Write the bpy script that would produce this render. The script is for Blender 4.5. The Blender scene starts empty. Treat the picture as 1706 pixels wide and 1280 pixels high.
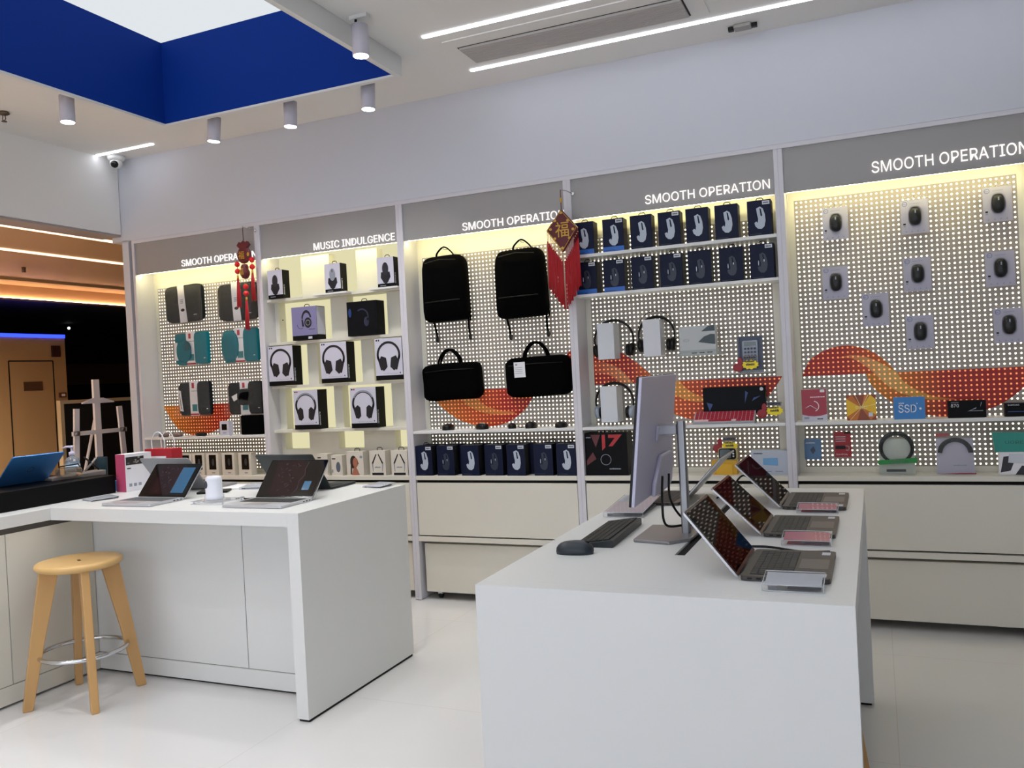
import bpy, math, random, os
from mathutils import Matrix, Vector
random.seed(7)
PI = math.pi
SC = bpy.context.scene
COL = SC.collection

# ------------------------------------------------------------------ camera
def camera():
    F = 1403.26; yaw, pitch, roll = 0.40745816, -0.0100255, -0.05111435
    cy, sy, cp, sp = math.cos(yaw), math.sin(yaw), math.cos(pitch), math.sin(pitch)
    f = Vector((-sy*cp, cy*cp, sp)); r = Vector((cy, sy, 0)); u = r.cross(f)
    cr, sr = math.cos(roll), math.sin(roll)
    R = cr*r + sr*u; U = -sr*r + cr*u
    cam = bpy.data.cameras.new('camera'); o = bpy.data.objects.new('camera', cam); COL.objects.link(o)
    cam.sensor_width = 36; cam.sensor_fit = 'HORIZONTAL'; cam.lens = F/1706*36
    m = Matrix((R, U, -f)).transposed().to_4x4(); m.translation = Vector((0, 0, 1.45))
    o.matrix_world = m; SC.camera = o
camera()

# ------------------------------------------------------------------ world, exposure
w = bpy.data.worlds.new('world'); SC.world = w; w.use_nodes = True
w.node_tree.nodes['Background'].inputs[0].default_value = (0.89, 0.92, 1.0, 1)
w.node_tree.nodes['Background'].inputs[1].default_value = 2.0     # fill light through an unseen shop front added behind the camera
SC.view_settings.view_transform = 'Standard'; SC.view_settings.look = 'None'
SC.view_settings.gamma = 1; SC.view_settings.use_curve_mapping = False
SC.view_settings.exposure = 0.13
STRIP = 6.5      # ceiling strip emission
SPOT = 36.0       # track lamp watts
REAR = 13.0       # unseen ceiling strips added as front light
SKYBOX = 0.85     # luminous ceiling emission
LED = 32.0         # warm led bars in the bays
DOT = 2.7         # light behind the perforated panels
NICHE = 0.72      # light behind the niches

# ------------------------------------------------------------------ materials
def lin(c):
    if isinstance(c, str):
        c = [int(c[i:i+2], 16)/255 for i in (0, 2, 4)]
    return tuple((v/12.92 if v <= .04045 else ((v+.055)/1.055)**2.4) for v in c) + (1,)
MC = {}
def mat(name, col, rough=.5, metal=0, emit=None, es=0, noise=0, nscale=8, bump=0, spec=None, ior=None, coat=0, alpha=None, trans=0, stretch=None, sheen=0):
    if name in MC: return MC[name]
    m = bpy.data.materials.new(name); m.use_nodes = True; nt = m.node_tree; n = nt.nodes; L = nt.links
    b = n['Principled BSDF']; b.inputs['Base Color'].default_value = lin(col)
    b.inputs['Roughness'].default_value = rough; b.inputs['Metallic'].default_value = metal
    if spec is not None: b.inputs['Specular IOR Level'].default_value = spec
    if ior is not None: b.inputs['IOR'].default_value = ior
    if coat: b.inputs['Coat Weight'].default_value = coat
    if sheen: b.inputs['Sheen Weight'].default_value = sheen
    if trans: b.inputs['Transmission Weight'].default_value = trans
    if emit is not None:
        b.inputs['Emission Color'].default_value = lin(emit); b.inputs['Emission Strength'].default_value = es
    if noise or bump:
        tc = n.new('ShaderNodeTexCoord'); no = n.new('ShaderNodeTexNoise'); no.inputs['Scale'].default_value = nscale
        no.inputs['Detail'].default_value = 5
        src = tc.outputs['Object']
        if stretch:
            mp = n.new('ShaderNodeMapping'); mp.inputs['Scale'].default_value = stretch; L.new(src, mp.inputs[0]); src = mp.outputs[0]
        L.new(src, no.inputs['Vector'])
        if noise:
            mx = n.new('ShaderNodeMix'); mx.data_type = 'RGBA'
            c = lin(col); mx.inputs[6].default_value = tuple(v*(1-noise) for v in c[:3])+(1,)
            mx.inputs[7].default_value = tuple(min(1, v*(1+noise)) for v in c[:3])+(1,)
            L.new(no.outputs['Fac'], mx.inputs[0]); L.new(mx.outputs[2], b.inputs['Base Color'])
        if bump:
            bp = n.new('ShaderNodeBump'); bp.inputs['Strength'].default_value = bump; bp.inputs['Distance'].default_value = .002
            L.new(no.outputs['Fac'], bp.inputs['Height']); L.new(bp.outputs[0], b.inputs['Normal'])
    MC[name] = m; return m

def emis(name, col, s):
    if name in MC: return MC[name]
    m = bpy.data.materials.new(name); m.use_nodes = True; nt = m.node_tree
    nt.nodes.clear(); e = nt.nodes.new('ShaderNodeEmission'); o = nt.nodes.new('ShaderNodeOutputMaterial')
    e.inputs[0].default_value = lin(col); e.inputs[1].default_value = s; nt.links.new(e.outputs[0], o.inputs[0])
    MC[name] = m; return m

def film(name, col, body=.1, gloss=.35, rough=.08):
    """thin clear plastic: mostly see-through, some haze, some reflection"""
    if name in MC: return MC[name]
    m = bpy.data.materials.new(name); m.use_nodes = True; nt = m.node_tree; n = nt.nodes; L = nt.links; n.clear()
    out = n.new('ShaderNodeOutputMaterial'); tr = n.new('ShaderNodeBsdfTransparent'); di = n.new('ShaderNodeBsdfDiffuse')
    gl = n.new('ShaderNodeBsdfGlossy'); m1 = n.new('ShaderNodeMixShader'); m2 = n.new('ShaderNodeMixShader')
    fr = n.new('ShaderNodeLayerWeight'); fr.inputs[0].default_value = gloss
    di.inputs[0].default_value = lin(col); gl.inputs['Roughness'].default_value = rough
    m1.inputs[0].default_value = body
    L.new(tr.outputs[0], m1.inputs[1]); L.new(di.outputs[0], m1.inputs[2])
    L.new(fr.outputs['Fresnel'], m2.inputs[0]); L.new(m1.outputs[0], m2.inputs[1]); L.new(gl.outputs[0], m2.inputs[2])
    L.new(m2.outputs[0], out.inputs[0])
    MC[name] = m; return m

def coated(name, col, refl):
    """anti-glare coated glass over a dark panel"""
    if name in MC: return MC[name]
    m = bpy.data.materials.new(name); m.use_nodes = True; nt = m.node_tree; n = nt.nodes; L = nt.links; n.clear()
    out = n.new('ShaderNodeOutputMaterial'); di = n.new('ShaderNodeBsdfDiffuse'); gl = n.new('ShaderNodeBsdfGlossy'); mx = n.new('ShaderNodeMixShader')
    di.inputs[0].default_value = lin(col); gl.inputs['Roughness'].default_value = .03; mx.inputs[0].default_value = refl
    L.new(di.outputs[0], mx.inputs[1]); L.new(gl.outputs[0], mx.inputs[2]); L.new(mx.outputs[0], out.inputs[0])
    MC[name] = m; return m
PITCH = .0258
def dotted(name, stops, lit, rough=.5, ramp_axis='X', k_lit=1.0):
    """printed perforated sheet: each hole shows the lit panel behind it. stops=[(pos,hex)] over the part's own width"""
    if name in MC: return MC[name]
    m = bpy.data.materials.new(name); m.use_nodes = True; nt = m.node_tree; n = nt.nodes; L = nt.links
    b = n['Principled BSDF']; b.inputs['Roughness'].default_value = rough
    tc = n.new('ShaderNodeTexCoord'); sp = n.new('ShaderNodeSeparateXYZ'); L.new(tc.outputs['Object'], sp.inputs[0])
    def math_(op, a, bv=None):
        k = n.new('ShaderNodeMath'); k.operation = op
        for i, v in enumerate((a, bv)):
            if v is None: continue
            if isinstance(v, (int, float)): k.inputs[i].default_value = v
            else: L.new(v, k.inputs[i])
        return k.outputs[0]
    def cell(s):
        v = math_('DIVIDE', s, PITCH); v = math_('FRACT', v); v = math_('SUBTRACT', v, .5); return math_('MULTIPLY', v, v)
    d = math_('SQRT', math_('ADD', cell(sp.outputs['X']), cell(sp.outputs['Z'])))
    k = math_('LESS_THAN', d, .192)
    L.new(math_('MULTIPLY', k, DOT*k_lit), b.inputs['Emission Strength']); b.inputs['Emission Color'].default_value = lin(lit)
    if len(stops) > 1:
        g = n.new('ShaderNodeSeparateXYZ'); L.new(tc.outputs['Generated'], g.inputs[0])
        cr = n.new('ShaderNodeValToRGB'); e = cr.color_ramp.elements
        e[0].position, e[0].color = stops[0][0], lin(stops[0][1]); e[1].position, e[1].color = stops[-1][0], lin(stops[-1][1])
        for p, c in stops[1:-1]:
            x = e.new(p); x.color = lin(c)
        L.new(g.outputs[ramp_axis], cr.inputs[0]); L.new(cr.outputs[0], b.inputs['Base Color'])
    else: b.inputs['Base Color'].default_value = lin(stops[0][1])
    MC[name] = m; return m

WHITE = mat('white_laminate', 'dadbda', .38, noise=.015, nscale=3)
CAB = mat('cabinet_laminate', 'd8d4c8', .42, noise=.015, nscale=3)
WALLM = mat('wall_paint', 'cacdd6', .7, noise=.02, nscale=2, bump=.05)
CEILM = mat('ceiling_paint', 'dfdedc', .75, noise=.02, nscale=2)
HEADM = mat('header_laminate', '9a9897', .5)
UPR = mat('upright_laminate', 'cfcdd4', .45)
BAYW = mat('bay_lining', 'd9d6c8', .5)
BLUE = mat('royal_blue_paint', '00308a', .7, spec=.15)
BLACK = mat('black_plastic', '08080a', .45, spec=.3)
BLACKG = mat('black_gloss', '060709', .15, spec=.3)
BLACKF = mat('black_fabric', '030304', .95, noise=.3, nscale=120, bump=.1, spec=.05)
GREYF = mat('charcoal_fabric', '1a1d21', .85, spec=.1, noise=.25, nscale=140, bump=.3)
TEALF = mat('teal_fabric', '04707f', .75, spec=.15, noise=.15, nscale=120, bump=.2)
CHROME = mat('chrome', 'd0d2d6', .12, metal=1)
STEEL = mat('grey_metal', '8d8f93', .35, metal=1)
ALU = mat('silver_aluminium', 'a6a7ac', .38, metal=.7)
ALUL = mat('light_aluminium', 'c6c7cc', .35, metal=.5)
GUN = mat('dark_grey_aluminium', '4a4644', .42, metal=.5)
GAP = mat('gap_shade', '0a0908', .9)  # near-black that paints the shade inside gaps and recesses
PAPER = mat('white_paper', 'e6e6ea', .6)
RED = mat('red_print', 'b0182a', .5)
GREEN = mat('green_print', '1f8a3c', .5)
YEL = mat('yellow_card', 'f0d81c', .5)
GOLD = mat('gold_print', 'c69a3c', .35, metal=.4)
ACRY = film('clear_acrylic', 'dfe4e8', .05, .22, .04)
FILM = film('clear_film', 'e8ecec', .05, .12, .12)
BLIS = film('clear_blister_plastic', 'e8ecec', .01, .08, .05)
SKYL = emis('luminous_ceiling', 'e8eef2', SKYBOX)
STRL = emis('strip_light', 'f4f7ff', STRIP)
LEDW = emis('warm_led', 'fff3b4', LED)
LETT = emis('lit_lettering', 'fdf6f2', 1.15)

# ------------------------------------------------------------------ mesh builder
BLUR = {'GAMING MOUSE','HARD DRIVE','charger','HEADSET','MOUSE','CABLE','希捷','ROG','HYPERX','TP-LINK','限时','STRONG','¥299','¥99','¥138','¥159','sport','Wireless Mouse','SATA'}
class MB:
    def __init__(s): s.v = []; s.f = []; s.m = []; s.s = []; s.mats = []; s.X = Matrix.Identity(4)
    def mi(s, m):
        if m not in s.mats: s.mats.append(m)
        return s.mats.index(m)
    def add(s, vs, fs, m, smooth=False):
        o = len(s.v); s.v += [tuple(s.X @ Vector(p)) for p in vs]; i = s.mi(m)
        for f in fs: s.f.append([o+k for k in f]); s.m.append(i); s.s.append(smooth)
        return s
    def box(s, x0, y0, z0, x1, y1, z1, m):
        if x0 > x1: x0, x1 = x1, x0
        if y0 > y1: y0, y1 = y1, y0
        if z0 > z1: z0, z1 = z1, z0
        v = [(x0,y0,z0),(x1,y0,z0),(x1,y1,z0),(x0,y1,z0),(x0,y0,z1),(x1,y0,z1),(x1,y1,z1),(x0,y1,z1)]
        return s.add(v, [(0,3,2,1),(4,5,6,7),(0,1,5,4),(1,2,6,5),(2,3,7,6),(3,0,4,7)], m)
    def quad(s, a, b, c, d, m): return s.add([a,b,c,d], [(0,1,2,3)], m)
    def prism(s, pts, a, b, m, axis='y', smooth=False):
        """polygon in the plane square to axis, extruded from a to b"""
        n = len(pts)
        def P(p, t): return {'y': (p[0], t, p[1]), 'z': (p[0], p[1], t), 'x': (t, p[0], p[1])}[axis]
        v = [P(p, a) for p in pts] + [P(p, b) for p in pts]
        ar = sum(pts[i][0]*pts[(i+1) % n][1]-pts[(i+1) % n][0]*pts[i][1] for i in range(n))
        fl = (ar > 0) == (b > a)
        if axis == 'y': fl = not fl
        cap0 = list(range(n)); cap1 = list(range(n, 2*n))
        sides = [(i, (i+1) % n, n+(i+1) % n, n+i) for i in range(n)]
        if fl: cap0 = cap0[::-1]
        else: cap1 = cap1[::-1]; sides = [q[::-1] for q in sides]
        s.add(v, [tuple(cap0), tuple(cap1)], m)
        o = len(s.v)-2*n; i_ = s.mi(m)
        for q in sides: s.f.append([o+k for k in q]); s.m.append(i_); s.s.append(smooth)
        return s
    def rrect(s, x0, z0, x1, z1, r, a, b, m, axis='y', n=5):
        pts = []
        for cx, cz, t in ((x1-r,z0+r,-PI/2),(x1-r,z1-r,0),(x0+r,z1-r,PI/2),(x0+r,z0+r,PI)):
            for k in range(n+1):
                q = t+k*PI/2/n; pts.append((cx+r*math.cos(q), cz+r*math.sin(q)))
        return s.prism(pts, a, b, m, axis, smooth=False)
    def disc(s, cx, cz, rx, rz, a, b, m, axis='y', n=24, t0=0, t1=2*PI):
        full = abs(t1-t0-2*PI) < 1e-6
        pts = [(cx+rx*math.cos(t0+(t1-t0)*k/(n if full else n-1)), cz+rz*math.sin(t0+(t1-t0)*k/(n if full else n-1))) for k in range(n)]
        return s.prism(pts, a, b, m, axis)
    def arc(s, cx, cz, r0, r1, t0, t1, a, b, m, n=20, kz=1):
        for k in range(n):
            p = t0+(t1-t0)*k/n; q = t0+(t1-t0)*(k+1)/n
            s.prism([(cx+r0*math.cos(p), cz+kz*r0*math.sin(p)), (cx+r1*math.cos(p), cz+kz*r1*math.sin(p)),
                     (cx+r1*math.cos(q), cz+kz*r1*math.sin(q)), (cx+r0*math.cos(q), cz+kz*r0*math.sin(q))], a, b, m)
        return s
    def tube(s, pts, r, m, n=8, closed=False, flat=1.0):
        P = [Vector(p) for p in pts]; N = len(P); vs = []; fs = []
        R = r if isinstance(r, (list, tuple)) else [r]*N
        up = None
        for i, p in enumerate(P):
            if closed: t = P[(i+1) % N]-P[i-1]
            else: t = (P[min(i+1, N-1)]-P[max(i-1, 0)])
            t.normalize()
            if up is None:
                up = Vector((0, 0, 1)) if abs(t.z) < .9 else Vector((0, 1, 0))
            a = t.cross(up)
            if a.length < 1e-4: a = t.cross(Vector((1, 0, 0)))
            a.normalize(); bb = a.cross(t).normalized(); up = bb
            for k in range(n):
                q = 2*PI*k/n; vs.append(p+a*R[i]*math.cos(q)+bb*R[i]*flat*math.sin(q))
        M = N if closed else N-1
        for i in range(M):
            for k in range(n):
                a0 = i*n+k; a1 = i*n+(k+1) % n; b0 = ((i+1) % N)*n+k; b1 = ((i+1) % N)*n+(k+1) % n
                fs.append((a0, a1, b1, b0))
        if not closed: fs.append(tuple(range(n))[::-1]); fs.append(tuple(range((N-1)*n, N*n)))
        return s.add(vs, fs, m, True)
    def lathe(s, prof, m, n=24, c=(0, 0), smooth=True):
        vs = []; fs = []; K = len(prof)
        for r, z in prof:
            for k in range(n): vs.append((c[0]+r*math.cos(2*PI*k/n), c[1]+r*math.sin(2*PI*k/n), z))
        for i in range(K-1):
            for k in range(n): fs.append((i*n+k, i*n+(k+1) % n, (i+1)*n+(k+1) % n, (i+1)*n+k))
        if prof[0][0] > 1e-6: fs.append(tuple(range(n))[::-1])
        if prof[-1][0] > 1e-6: fs.append(tuple(range((K-1)*n, K*n)))
        return s.add(vs, fs, m, smooth)
    def ell(s, cx, cy, cz, rx, ry, rz, m, n=16, h=10, p=1.0, cut=None):
        """ellipsoid; p<1 makes it boxier; cut clamps the lowest z"""
        vs = []; fs = []
        sg = lambda v: math.copysign(abs(v)**p, v)
        for i in range(h+1):
            t = -PI/2+PI*i/h
            for k in range(n):
                q = 2*PI*k/n
                z = cz+rz*sg(math.sin(t))
                if cut is not None: z = max(z, cut)
                vs.append((cx+rx*sg(math.cos(t))*sg(math.cos(q)), cy+ry*sg(math.cos(t))*sg(math.sin(q)), z))
        for i in range(h):
            for k in range(n): fs.append((i*n+k, i*n+(k+1) % n, (i+1)*n+(k+1) % n, (i+1)*n+k))
        return s.add(vs, fs, m, True)
    def text(s, st, x0, z0, wd, hg, y, m, depth=.0006, side='y'):
        """writing on a front plane (facing -y), or on a +x side when side='x'; fitted into wd x hg"""
        if st in BLUR:      # too small to read in the photo: a broken line of ink
            r = random.Random(len(st)*7+int(wd*1e4)); u = 0
            while u < .97:
                k = min(r.uniform(.07, .16), 1-u); a, c, lo, hi = x0+u*wd, x0+(u+k*.8)*wd, z0+hg*.1, z0+hg*r.uniform(.7, .95)
                if side == 'y': s.box(a, y-depth, lo, c, y, hi, m)
                u += k
            return s
        vs, fs = textgeo(st)
        xs = [p[0] for p in vs]; zs = [p[1] for p in vs]
        ax, bx, az, bz = min(xs), max(xs), min(zs), max(zs)
        kx = wd/(bx-ax); kz = hg/(bz-az)
        if side == 'y': s.add([(x0+(p[0]-ax)*kx, y-p[2]*depth, z0+(p[1]-az)*kz) for p in vs], fs, m)
        elif side == 'x': s.add([(y+p[2]*depth, x0+(p[0]-ax)*kx, z0+(p[1]-az)*kz) for p in vs], fs, m)
        elif side == 'xv': s.add([(y+p[2]*depth, x0+(p[1]-az)*kz, z0+wd-(p[0]-ax)*kx) for p in vs], fs, m)   # runs downwards
        return s
    def build(s, name, parent=None, loc=(0, 0, 0), rotz=0, bevel=0, sub=0, seg=2):
        me = bpy.data.meshes.new(name); me.from_pydata(s.v, [], s.f)
        for m in s.mats: me.materials.append(m)
        me.polygons.foreach_set('material_index', s.m); me.polygons.foreach_set('use_smooth', s.s); me.update()
        o = bpy.data.objects.new(name, me); COL.objects.link(o)
        o.location = loc; o.rotation_euler = (0, 0, rotz)
        if parent: o.parent = parent
        if bevel:
            b = o.modifiers.new('bevel', 'BEVEL'); b.width = bevel; b.segments = seg; b.limit_method = 'ANGLE'; b.angle_limit = .6
        if sub:
            q = o.modifiers.new('sub', 'SUBSURF'); q.levels = sub; q.render_levels = sub
        return o

TG = {}
try: FONT = bpy.data.fonts.load(os.path.join(bpy.utils.system_resource('DATAFILES'), 'fonts', 'Inter.woff2'))     # Blender's own interface font
except Exception: FONT = None
def textgeo(st):
    if st in TG: return TG[st]
    cu = bpy.data.curves.new('t', 'FONT'); cu.body = st
    if FONT and st.isascii(): cu.font = FONT
    cu.size = 1; cu.extrude = .5; cu.resolution_u = 3
    o = bpy.data.objects.new('t', cu); COL.objects.link(o)
    dg = bpy.context.evaluated_depsgraph_get(); me = bpy.data.meshes.new_from_object(o.evaluated_get(dg))
    vs = [(v.co.x, v.co.y, v.co.z+.5) for v in me.vertices]; fs = [tuple(p.vertices) for p in me.polygons]
    bpy.data.objects.remove(o); bpy.data.curves.remove(cu); bpy.data.meshes.remove(me)
    TG[st] = (vs, fs); return TG[st]

def tag(o, label, cat, group=None):
    o['label'] = label; o['category'] = cat
    if group: o['group'] = group
    return o
def thing(name, label, cat, loc=(0, 0, 0), rotz=0, group=None):
    o = bpy.data.objects.new(name, None); COL.objects.link(o); o.empty_display_size = .05
    o.location = loc; o.rotation_euler = (0, 0, rotz); return tag(o, label, cat, group)
def struct(name, mb, **k):
    o = mb.build(name, **k); o['kind'] = 'structure'; return o
def dup(root, loc, label, rotz=None, group=None):
    r = root.copy(); COL.objects.link(r); r.location = loc
    if rotz is not None: r.rotation_euler = (0, 0, rotz)
    r['label'] = label
    if group: r['group'] = group
    for ch in list(root.children):
        c = ch.copy(); COL.objects.link(c); c.parent = r
        for g in list(ch.children):
            d = g.copy(); COL.objects.link(d); d.parent = c
    return r
def catmull(pts, n=6):
    out = []
    for i in range(len(pts)-1):
        p0 = pts[max(i-1, 0)]; p1 = pts[i]; p2 = pts[i+1]; p3 = pts[min(i+2, len(pts)-1)]
        for k in range(n):
            t = k/n
            out.append(tuple(.5*((2*b)+(-a+c)*t+(2*a-5*b+4*c-d)*t*t+(-a+3*b-3*c+d)*t**3) for a, b, c, d in zip(p0, p1, p2, p3)))
    out.append(tuple(pts[-1])); return out
ORD = ['first', 'second', 'third', 'fourth', 'fifth', 'sixth', 'seventh']
exec_order = None

# ================================================================== SETTING
CZ = 3.26       # ceiling height
FY = 4.82       # front plane of the display wall
BY = 5.0        # perforated panels
def floor_mat():
    m = mat('polished_white_tile', 'dad9d8', .14, noise=.02, nscale=1.5, bump=.02)
    n = m.node_tree.nodes; L = m.node_tree.links; b = n['Principled BSDF']; src = b.inputs['Base Color'].links[0].from_socket
    tc = n.new('ShaderNodeTexCoord'); br = n.new('ShaderNodeTexBrick'); br.offset = 0
    mp = n.new('ShaderNodeMapping'); mp.inputs['Location'].default_value = (-.02, .35, 0)
    br.inputs['Scale'].default_value = 1; br.inputs['Brick Width'].default_value = 1.2; br.inputs['Row Height'].default_value = 1.2
    br.inputs['Mortar Size'].default_value = .0015; br.inputs['Mortar Smooth'].default_value = .1
    br.inputs['Mortar'].default_value = lin('cbc6c4')
    L.new(tc.outputs['Object'], mp.inputs[0]); L.new(mp.outputs[0], br.inputs['Vector'])
    L.new(src, br.inputs['Color1']); L.new(src, br.inputs['Color2']); L.new(br.outputs['Color'], b.inputs['Base Color'])
    return m
struct('floor', MB().quad((-5.4,-3.2,0),(4.2,-3.2,0),(4.2,5.6,0),(-5.4,5.6,0), floor_mat()))
b = MB()   # ceiling with the opening of the luminous well
WX0, WX1, WY0, WY1 = -4.083, -2.385, 1.3, 4.105
for q in ((-5.4,-3.2,WX0-.03,5.6),(WX1+.03,-3.2,4.2,5.6),(WX0-.03,-3.2,WX1+.03,WY0-.03),(WX0-.03,WY1+.03,WX1+.03,5.6)):
    b.box(q[0],q[1],CZ,q[2],q[3],CZ+.06, CEILM)
struct('ceiling', b)
b = MB()
b.box(-5.4,FY,2.635,4.2,5.5,CZ+.04, WALLM); b.box(-5.4,5.42,0,4.2,5.5,2.64, WALLM); b.box(2.02,FY,0,4.2,5.43,2.64, WALLM)
b.box(-5.30,FY,0,-5.235,5.5,2.64, WALLM)
struct('wall_back', b)
b = MB()
WL = mat('left_wall_lit_tone','ebebea',.7,noise=.02,nscale=2); b.box(-5.42,-3.2,2.69,-5.30,4.815,CZ+.04, WL); b.box(-5.42,-3.2,0,-5.30,.2,2.7, WL)  # paler than the other walls: the light falling on it is put into the colour
struct('wall_left', b)
b = MB(); TR = mat('opening_trim', 'a39a98', .5)
b.box(-5.50,.2,2.674,-5.305,4.815,2.689, TR); b.box(-5.54,.2,2.682,-5.44,4.81,2.72, TR)
struct('trim_1', b)
struct('wall_right', MB().box(4.2,-3.2,0,4.3,5.5,CZ+.04, mat('grey_side_wall','8f8d8c',.7)))
b = MB(); b.box(-5.4,-3.3,2.75,4.3,-3.2,CZ+.04,WALLM); b.box(-5.4,-3.3,0,-4.6,-3.2,2.75,WALLM); b.box(2.4,-3.3,0,4.3,-3.2,2.75,WALLM); struct('wall_front', b)  # unseen front wall; its opening is added to let the world light in
b = MB()  # frame of an unseen shop front, added to brighten camera-facing surfaces
for x in (-4.6,-2.85,-1.1,.65,2.36): b.box(x,-3.29,0,x+.04,-3.21,2.75,mat('added_shopfront_frame','55585c',.4,metal=.5))
b.box(-4.6,-3.29,2.70,2.4,-3.21,2.75,mat('added_shopfront_frame','55585c',.4)); struct('added_window_1', b)
pl = bpy.data.lights.new('added_window_portal', 'AREA'); pl.shape = 'RECTANGLE'; pl.size = 7.0; pl.size_y = 2.7; pl.cycles.is_portal = True  # sampling aid for the fill light entering by the added opening
po = bpy.data.objects.new('added_window_portal', pl); COL.objects.link(po); po.location = (-1.1,-3.2,1.36); po.rotation_euler = (-PI/2,0,0); po.rotation_euler = (PI/2,0,PI)

# suspended blue well with the luminous ceiling panel in it
t = thing('ceiling_light_well', 'large square ceiling well, royal blue inside with a glowing white panel on top', 'ceiling light', (WX0, WY0, CZ))
b = MB(); z0, z1, th = 3.15-CZ, 3.68-CZ, .028
W, D = WX1-WX0, WY1-WY0
zl = z0+.014
b.box(0,D,zl,W,D+.001,z1,BLUE); b.box(-.001,0,zl,0,D,z1,BLUE); b.box(W,0,zl,W+.001,D,z1,BLUE); b.box(0,-.001,zl,W,0,z1,BLUE)
b.build('blue_lining', t)
b = MB()
b.box(-th,D+.001,z0,W+th,D+th,z1,WHITE); b.box(-th,-th,z0,W+th,-.001,z1,WHITE); b.box(-th,-.001,z0,-.001,D+.001,z1,WHITE); b.box(W+.001,-.001,z0,W+th,D+.001,z1,WHITE)
b.box(-.001,D-.004,z0,W+.001,D+.002,z0+.013,WHITE); b.box(-.002,0,z0,.004,D,z0+.013,WHITE); b.box(W-.004,0,z0,W+.002,D,z0+.013,WHITE)
b.build('frame', t)
MB().box(0,0,z1,W,D,z1+.02,SKYL).build('luminous_panel', t)

# linear ceiling strips
def strip(x0, x1, y, label, zz=CZ):
    o = MB().rrect(0,-.014,x1-x0,.014,.013,-.004,.0015,STRL,'z').build('strip_light', loc=(x0, y, zz-.002)); tag(o, label, 'ceiling light', 'linear ceiling lights')
strip(-2.118,.6,3.95,'long white light strip in the ceiling left of the air grille')
strip(-2.111,1.4,4.515,'long white light strip in the ceiling between the air grille and the display wall')
strip(-5.29,-4.72,4.62,'short white light strip in the ceiling above the dome camera')
REARL = emis('added_strip_light', 'eef5ff', REAR)  # unseen strips added to brighten the surfaces facing the camera
for i, (x, y, L) in enumerate(((-1.7,2.6,2.2),(-1.7,1.4,2.2),(-5.0,.6,3.0),(-1.4,.2,2.6),(-5.0,-1.0,3.0),(-1.4,-1.2,2.6))):
    o = MB().rrect(0,-.03,L,.03,.028,-.004,.0015,REARL,'z').build('strip_light', loc=(x, y, CZ-.002)); tag(o, 'unseen ceiling strip added as fill over the shop front half, %s one back' % ORD[i], 'ceiling light', 'linear ceiling lights')
# air grille
t = thing('air_grille', 'long white slatted air conditioning grille set in the ceiling', 'vent', (-2.06, 4.06, CZ))
GR = mat('grille_white', 'b5b1ae', .5)
b = MB(); b.box(0,0,-.006,1.36,.36,0,CEILM); b.build('frame', t)
b = MB(); b.box(.04,.10,-.008,1.27,.335,-.006,mat('grille_dark','2b2a29',.8)); b.build('shadow_gap', t)
b = MB()
for k in range(11): b.box(.05,.105+k*.0205,-.02,1.262,.105+k*.0205+.016,-.008,GR)
b.build('slats', t)
# smoke detectors / sprinkler
t = thing('ceiling_sensor', 'small grey ceiling box with two dark clips beside the long light strip', 'sensor', (-.572, 4.68, CZ))
MB().box(-.045,-.035,-.02,.045,.035,0,mat('sensor_grey','9a9794',.5)).build('sensor_body', t, bevel=.006)
for s in (-1, 1): MB().box(s*.047,-.012,-.022,s*.075,.012,-.002,BLACK).build('clip', t)
t = thing('fire_sprinkler', 'brass fire sprinkler head hanging from the ceiling at the left edge', 'sprinkler', (-4.93, 3.63, CZ))
BR = mat('dark_brass', '6b5a4a', .4, metal=.8)
MB().lathe([(.028,0),(.034,-.012),(.02,-.02),(.012,-.022)][::-1], BR).build('escutcheon', t)
b = MB(); b.tube([(-.01,0,-.02),(-.014,0,-.045),(0,0,-.06)],.003,BR); b.tube([(.01,0,-.02),(.014,0,-.045),(0,0,-.06)],.003,BR); b.lathe([(.016,-.062),(.016,-.058)],BR)
b.build('nozzle', t)
# dome camera
t = thing('dome_camera', 'white dome security camera with black eye in the ceiling corner', 'security camera', (-5.20, 4.72, CZ))
MB().lathe([(.0,-.035),(.05,-.034),(.062,-.02),(.064,0)], WHITE).build('housing', t)
MB().ell(.0,-.005,-.055,.046,.046,.04,WHITE).build('ball', t)
MB().ell(.012,-.03,-.066,.031,.027,.028,BLACKG).build('lens', t)

# track lamps round the well
TRL = emis('lamp_face', 'fbf6ff', 9)
def lamp(x, y, zb, label, aim=(0, 0), w=SPOT):
    t = thing('track_spotlight', label, 'spotlight', (x, y, CZ), 0, 'white cylinder spotlights round the ceiling well')
    MB().box(-.05,-.014,-.018,.05,.014,0,WHITE).build('track_adapter', t)
    zb -= CZ
    MB().tube([(-.02,0,-.015),(-.022,0,zb+.14)],.007,BLACK,6).build('stem', t)
    L = .15; ax, ay = aim
    c = Vector((0, 0, zb)); d = Vector((ax, ay, -1)).normalized()
    b = MB(); b.tube([c-d*L, c],.041,mat('lamp_white','c4c2cf',.4),24); b.build('lamp_body', t)
    b = MB(); b.tube([c, c+d*.003],.037,TRL,24); b.build('lamp_lens', t)
    l = bpy.data.lights.new('spot', 'SPOT'); l.energy = w; l.spot_size = math.radians(110); l.spot_blend = .9; l.shadow_soft_size = .04
    l.color = (1, .99, .99)
    o = bpy.data.objects.new('lamp_light', l); COL.objects.link(o); o.parent = t
    o.location = c+d*.01; o.rotation_euler = d.to_track_quat('-Z', 'Y').to_euler()
lamp(-4.22,3.50,3.045,'leftmost of the white cylinder spotlights, on the left side of the blue ceiling well',(.0,0))
lamp(-3.82,4.24,3.045,'white cylinder spotlight hanging just right of the far corner of the blue well',(-.1,0))
lamp(-3.235,4.265,3.05,'white cylinder spotlight behind the middle of the far edge of the blue well',(-.05,0))
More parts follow.
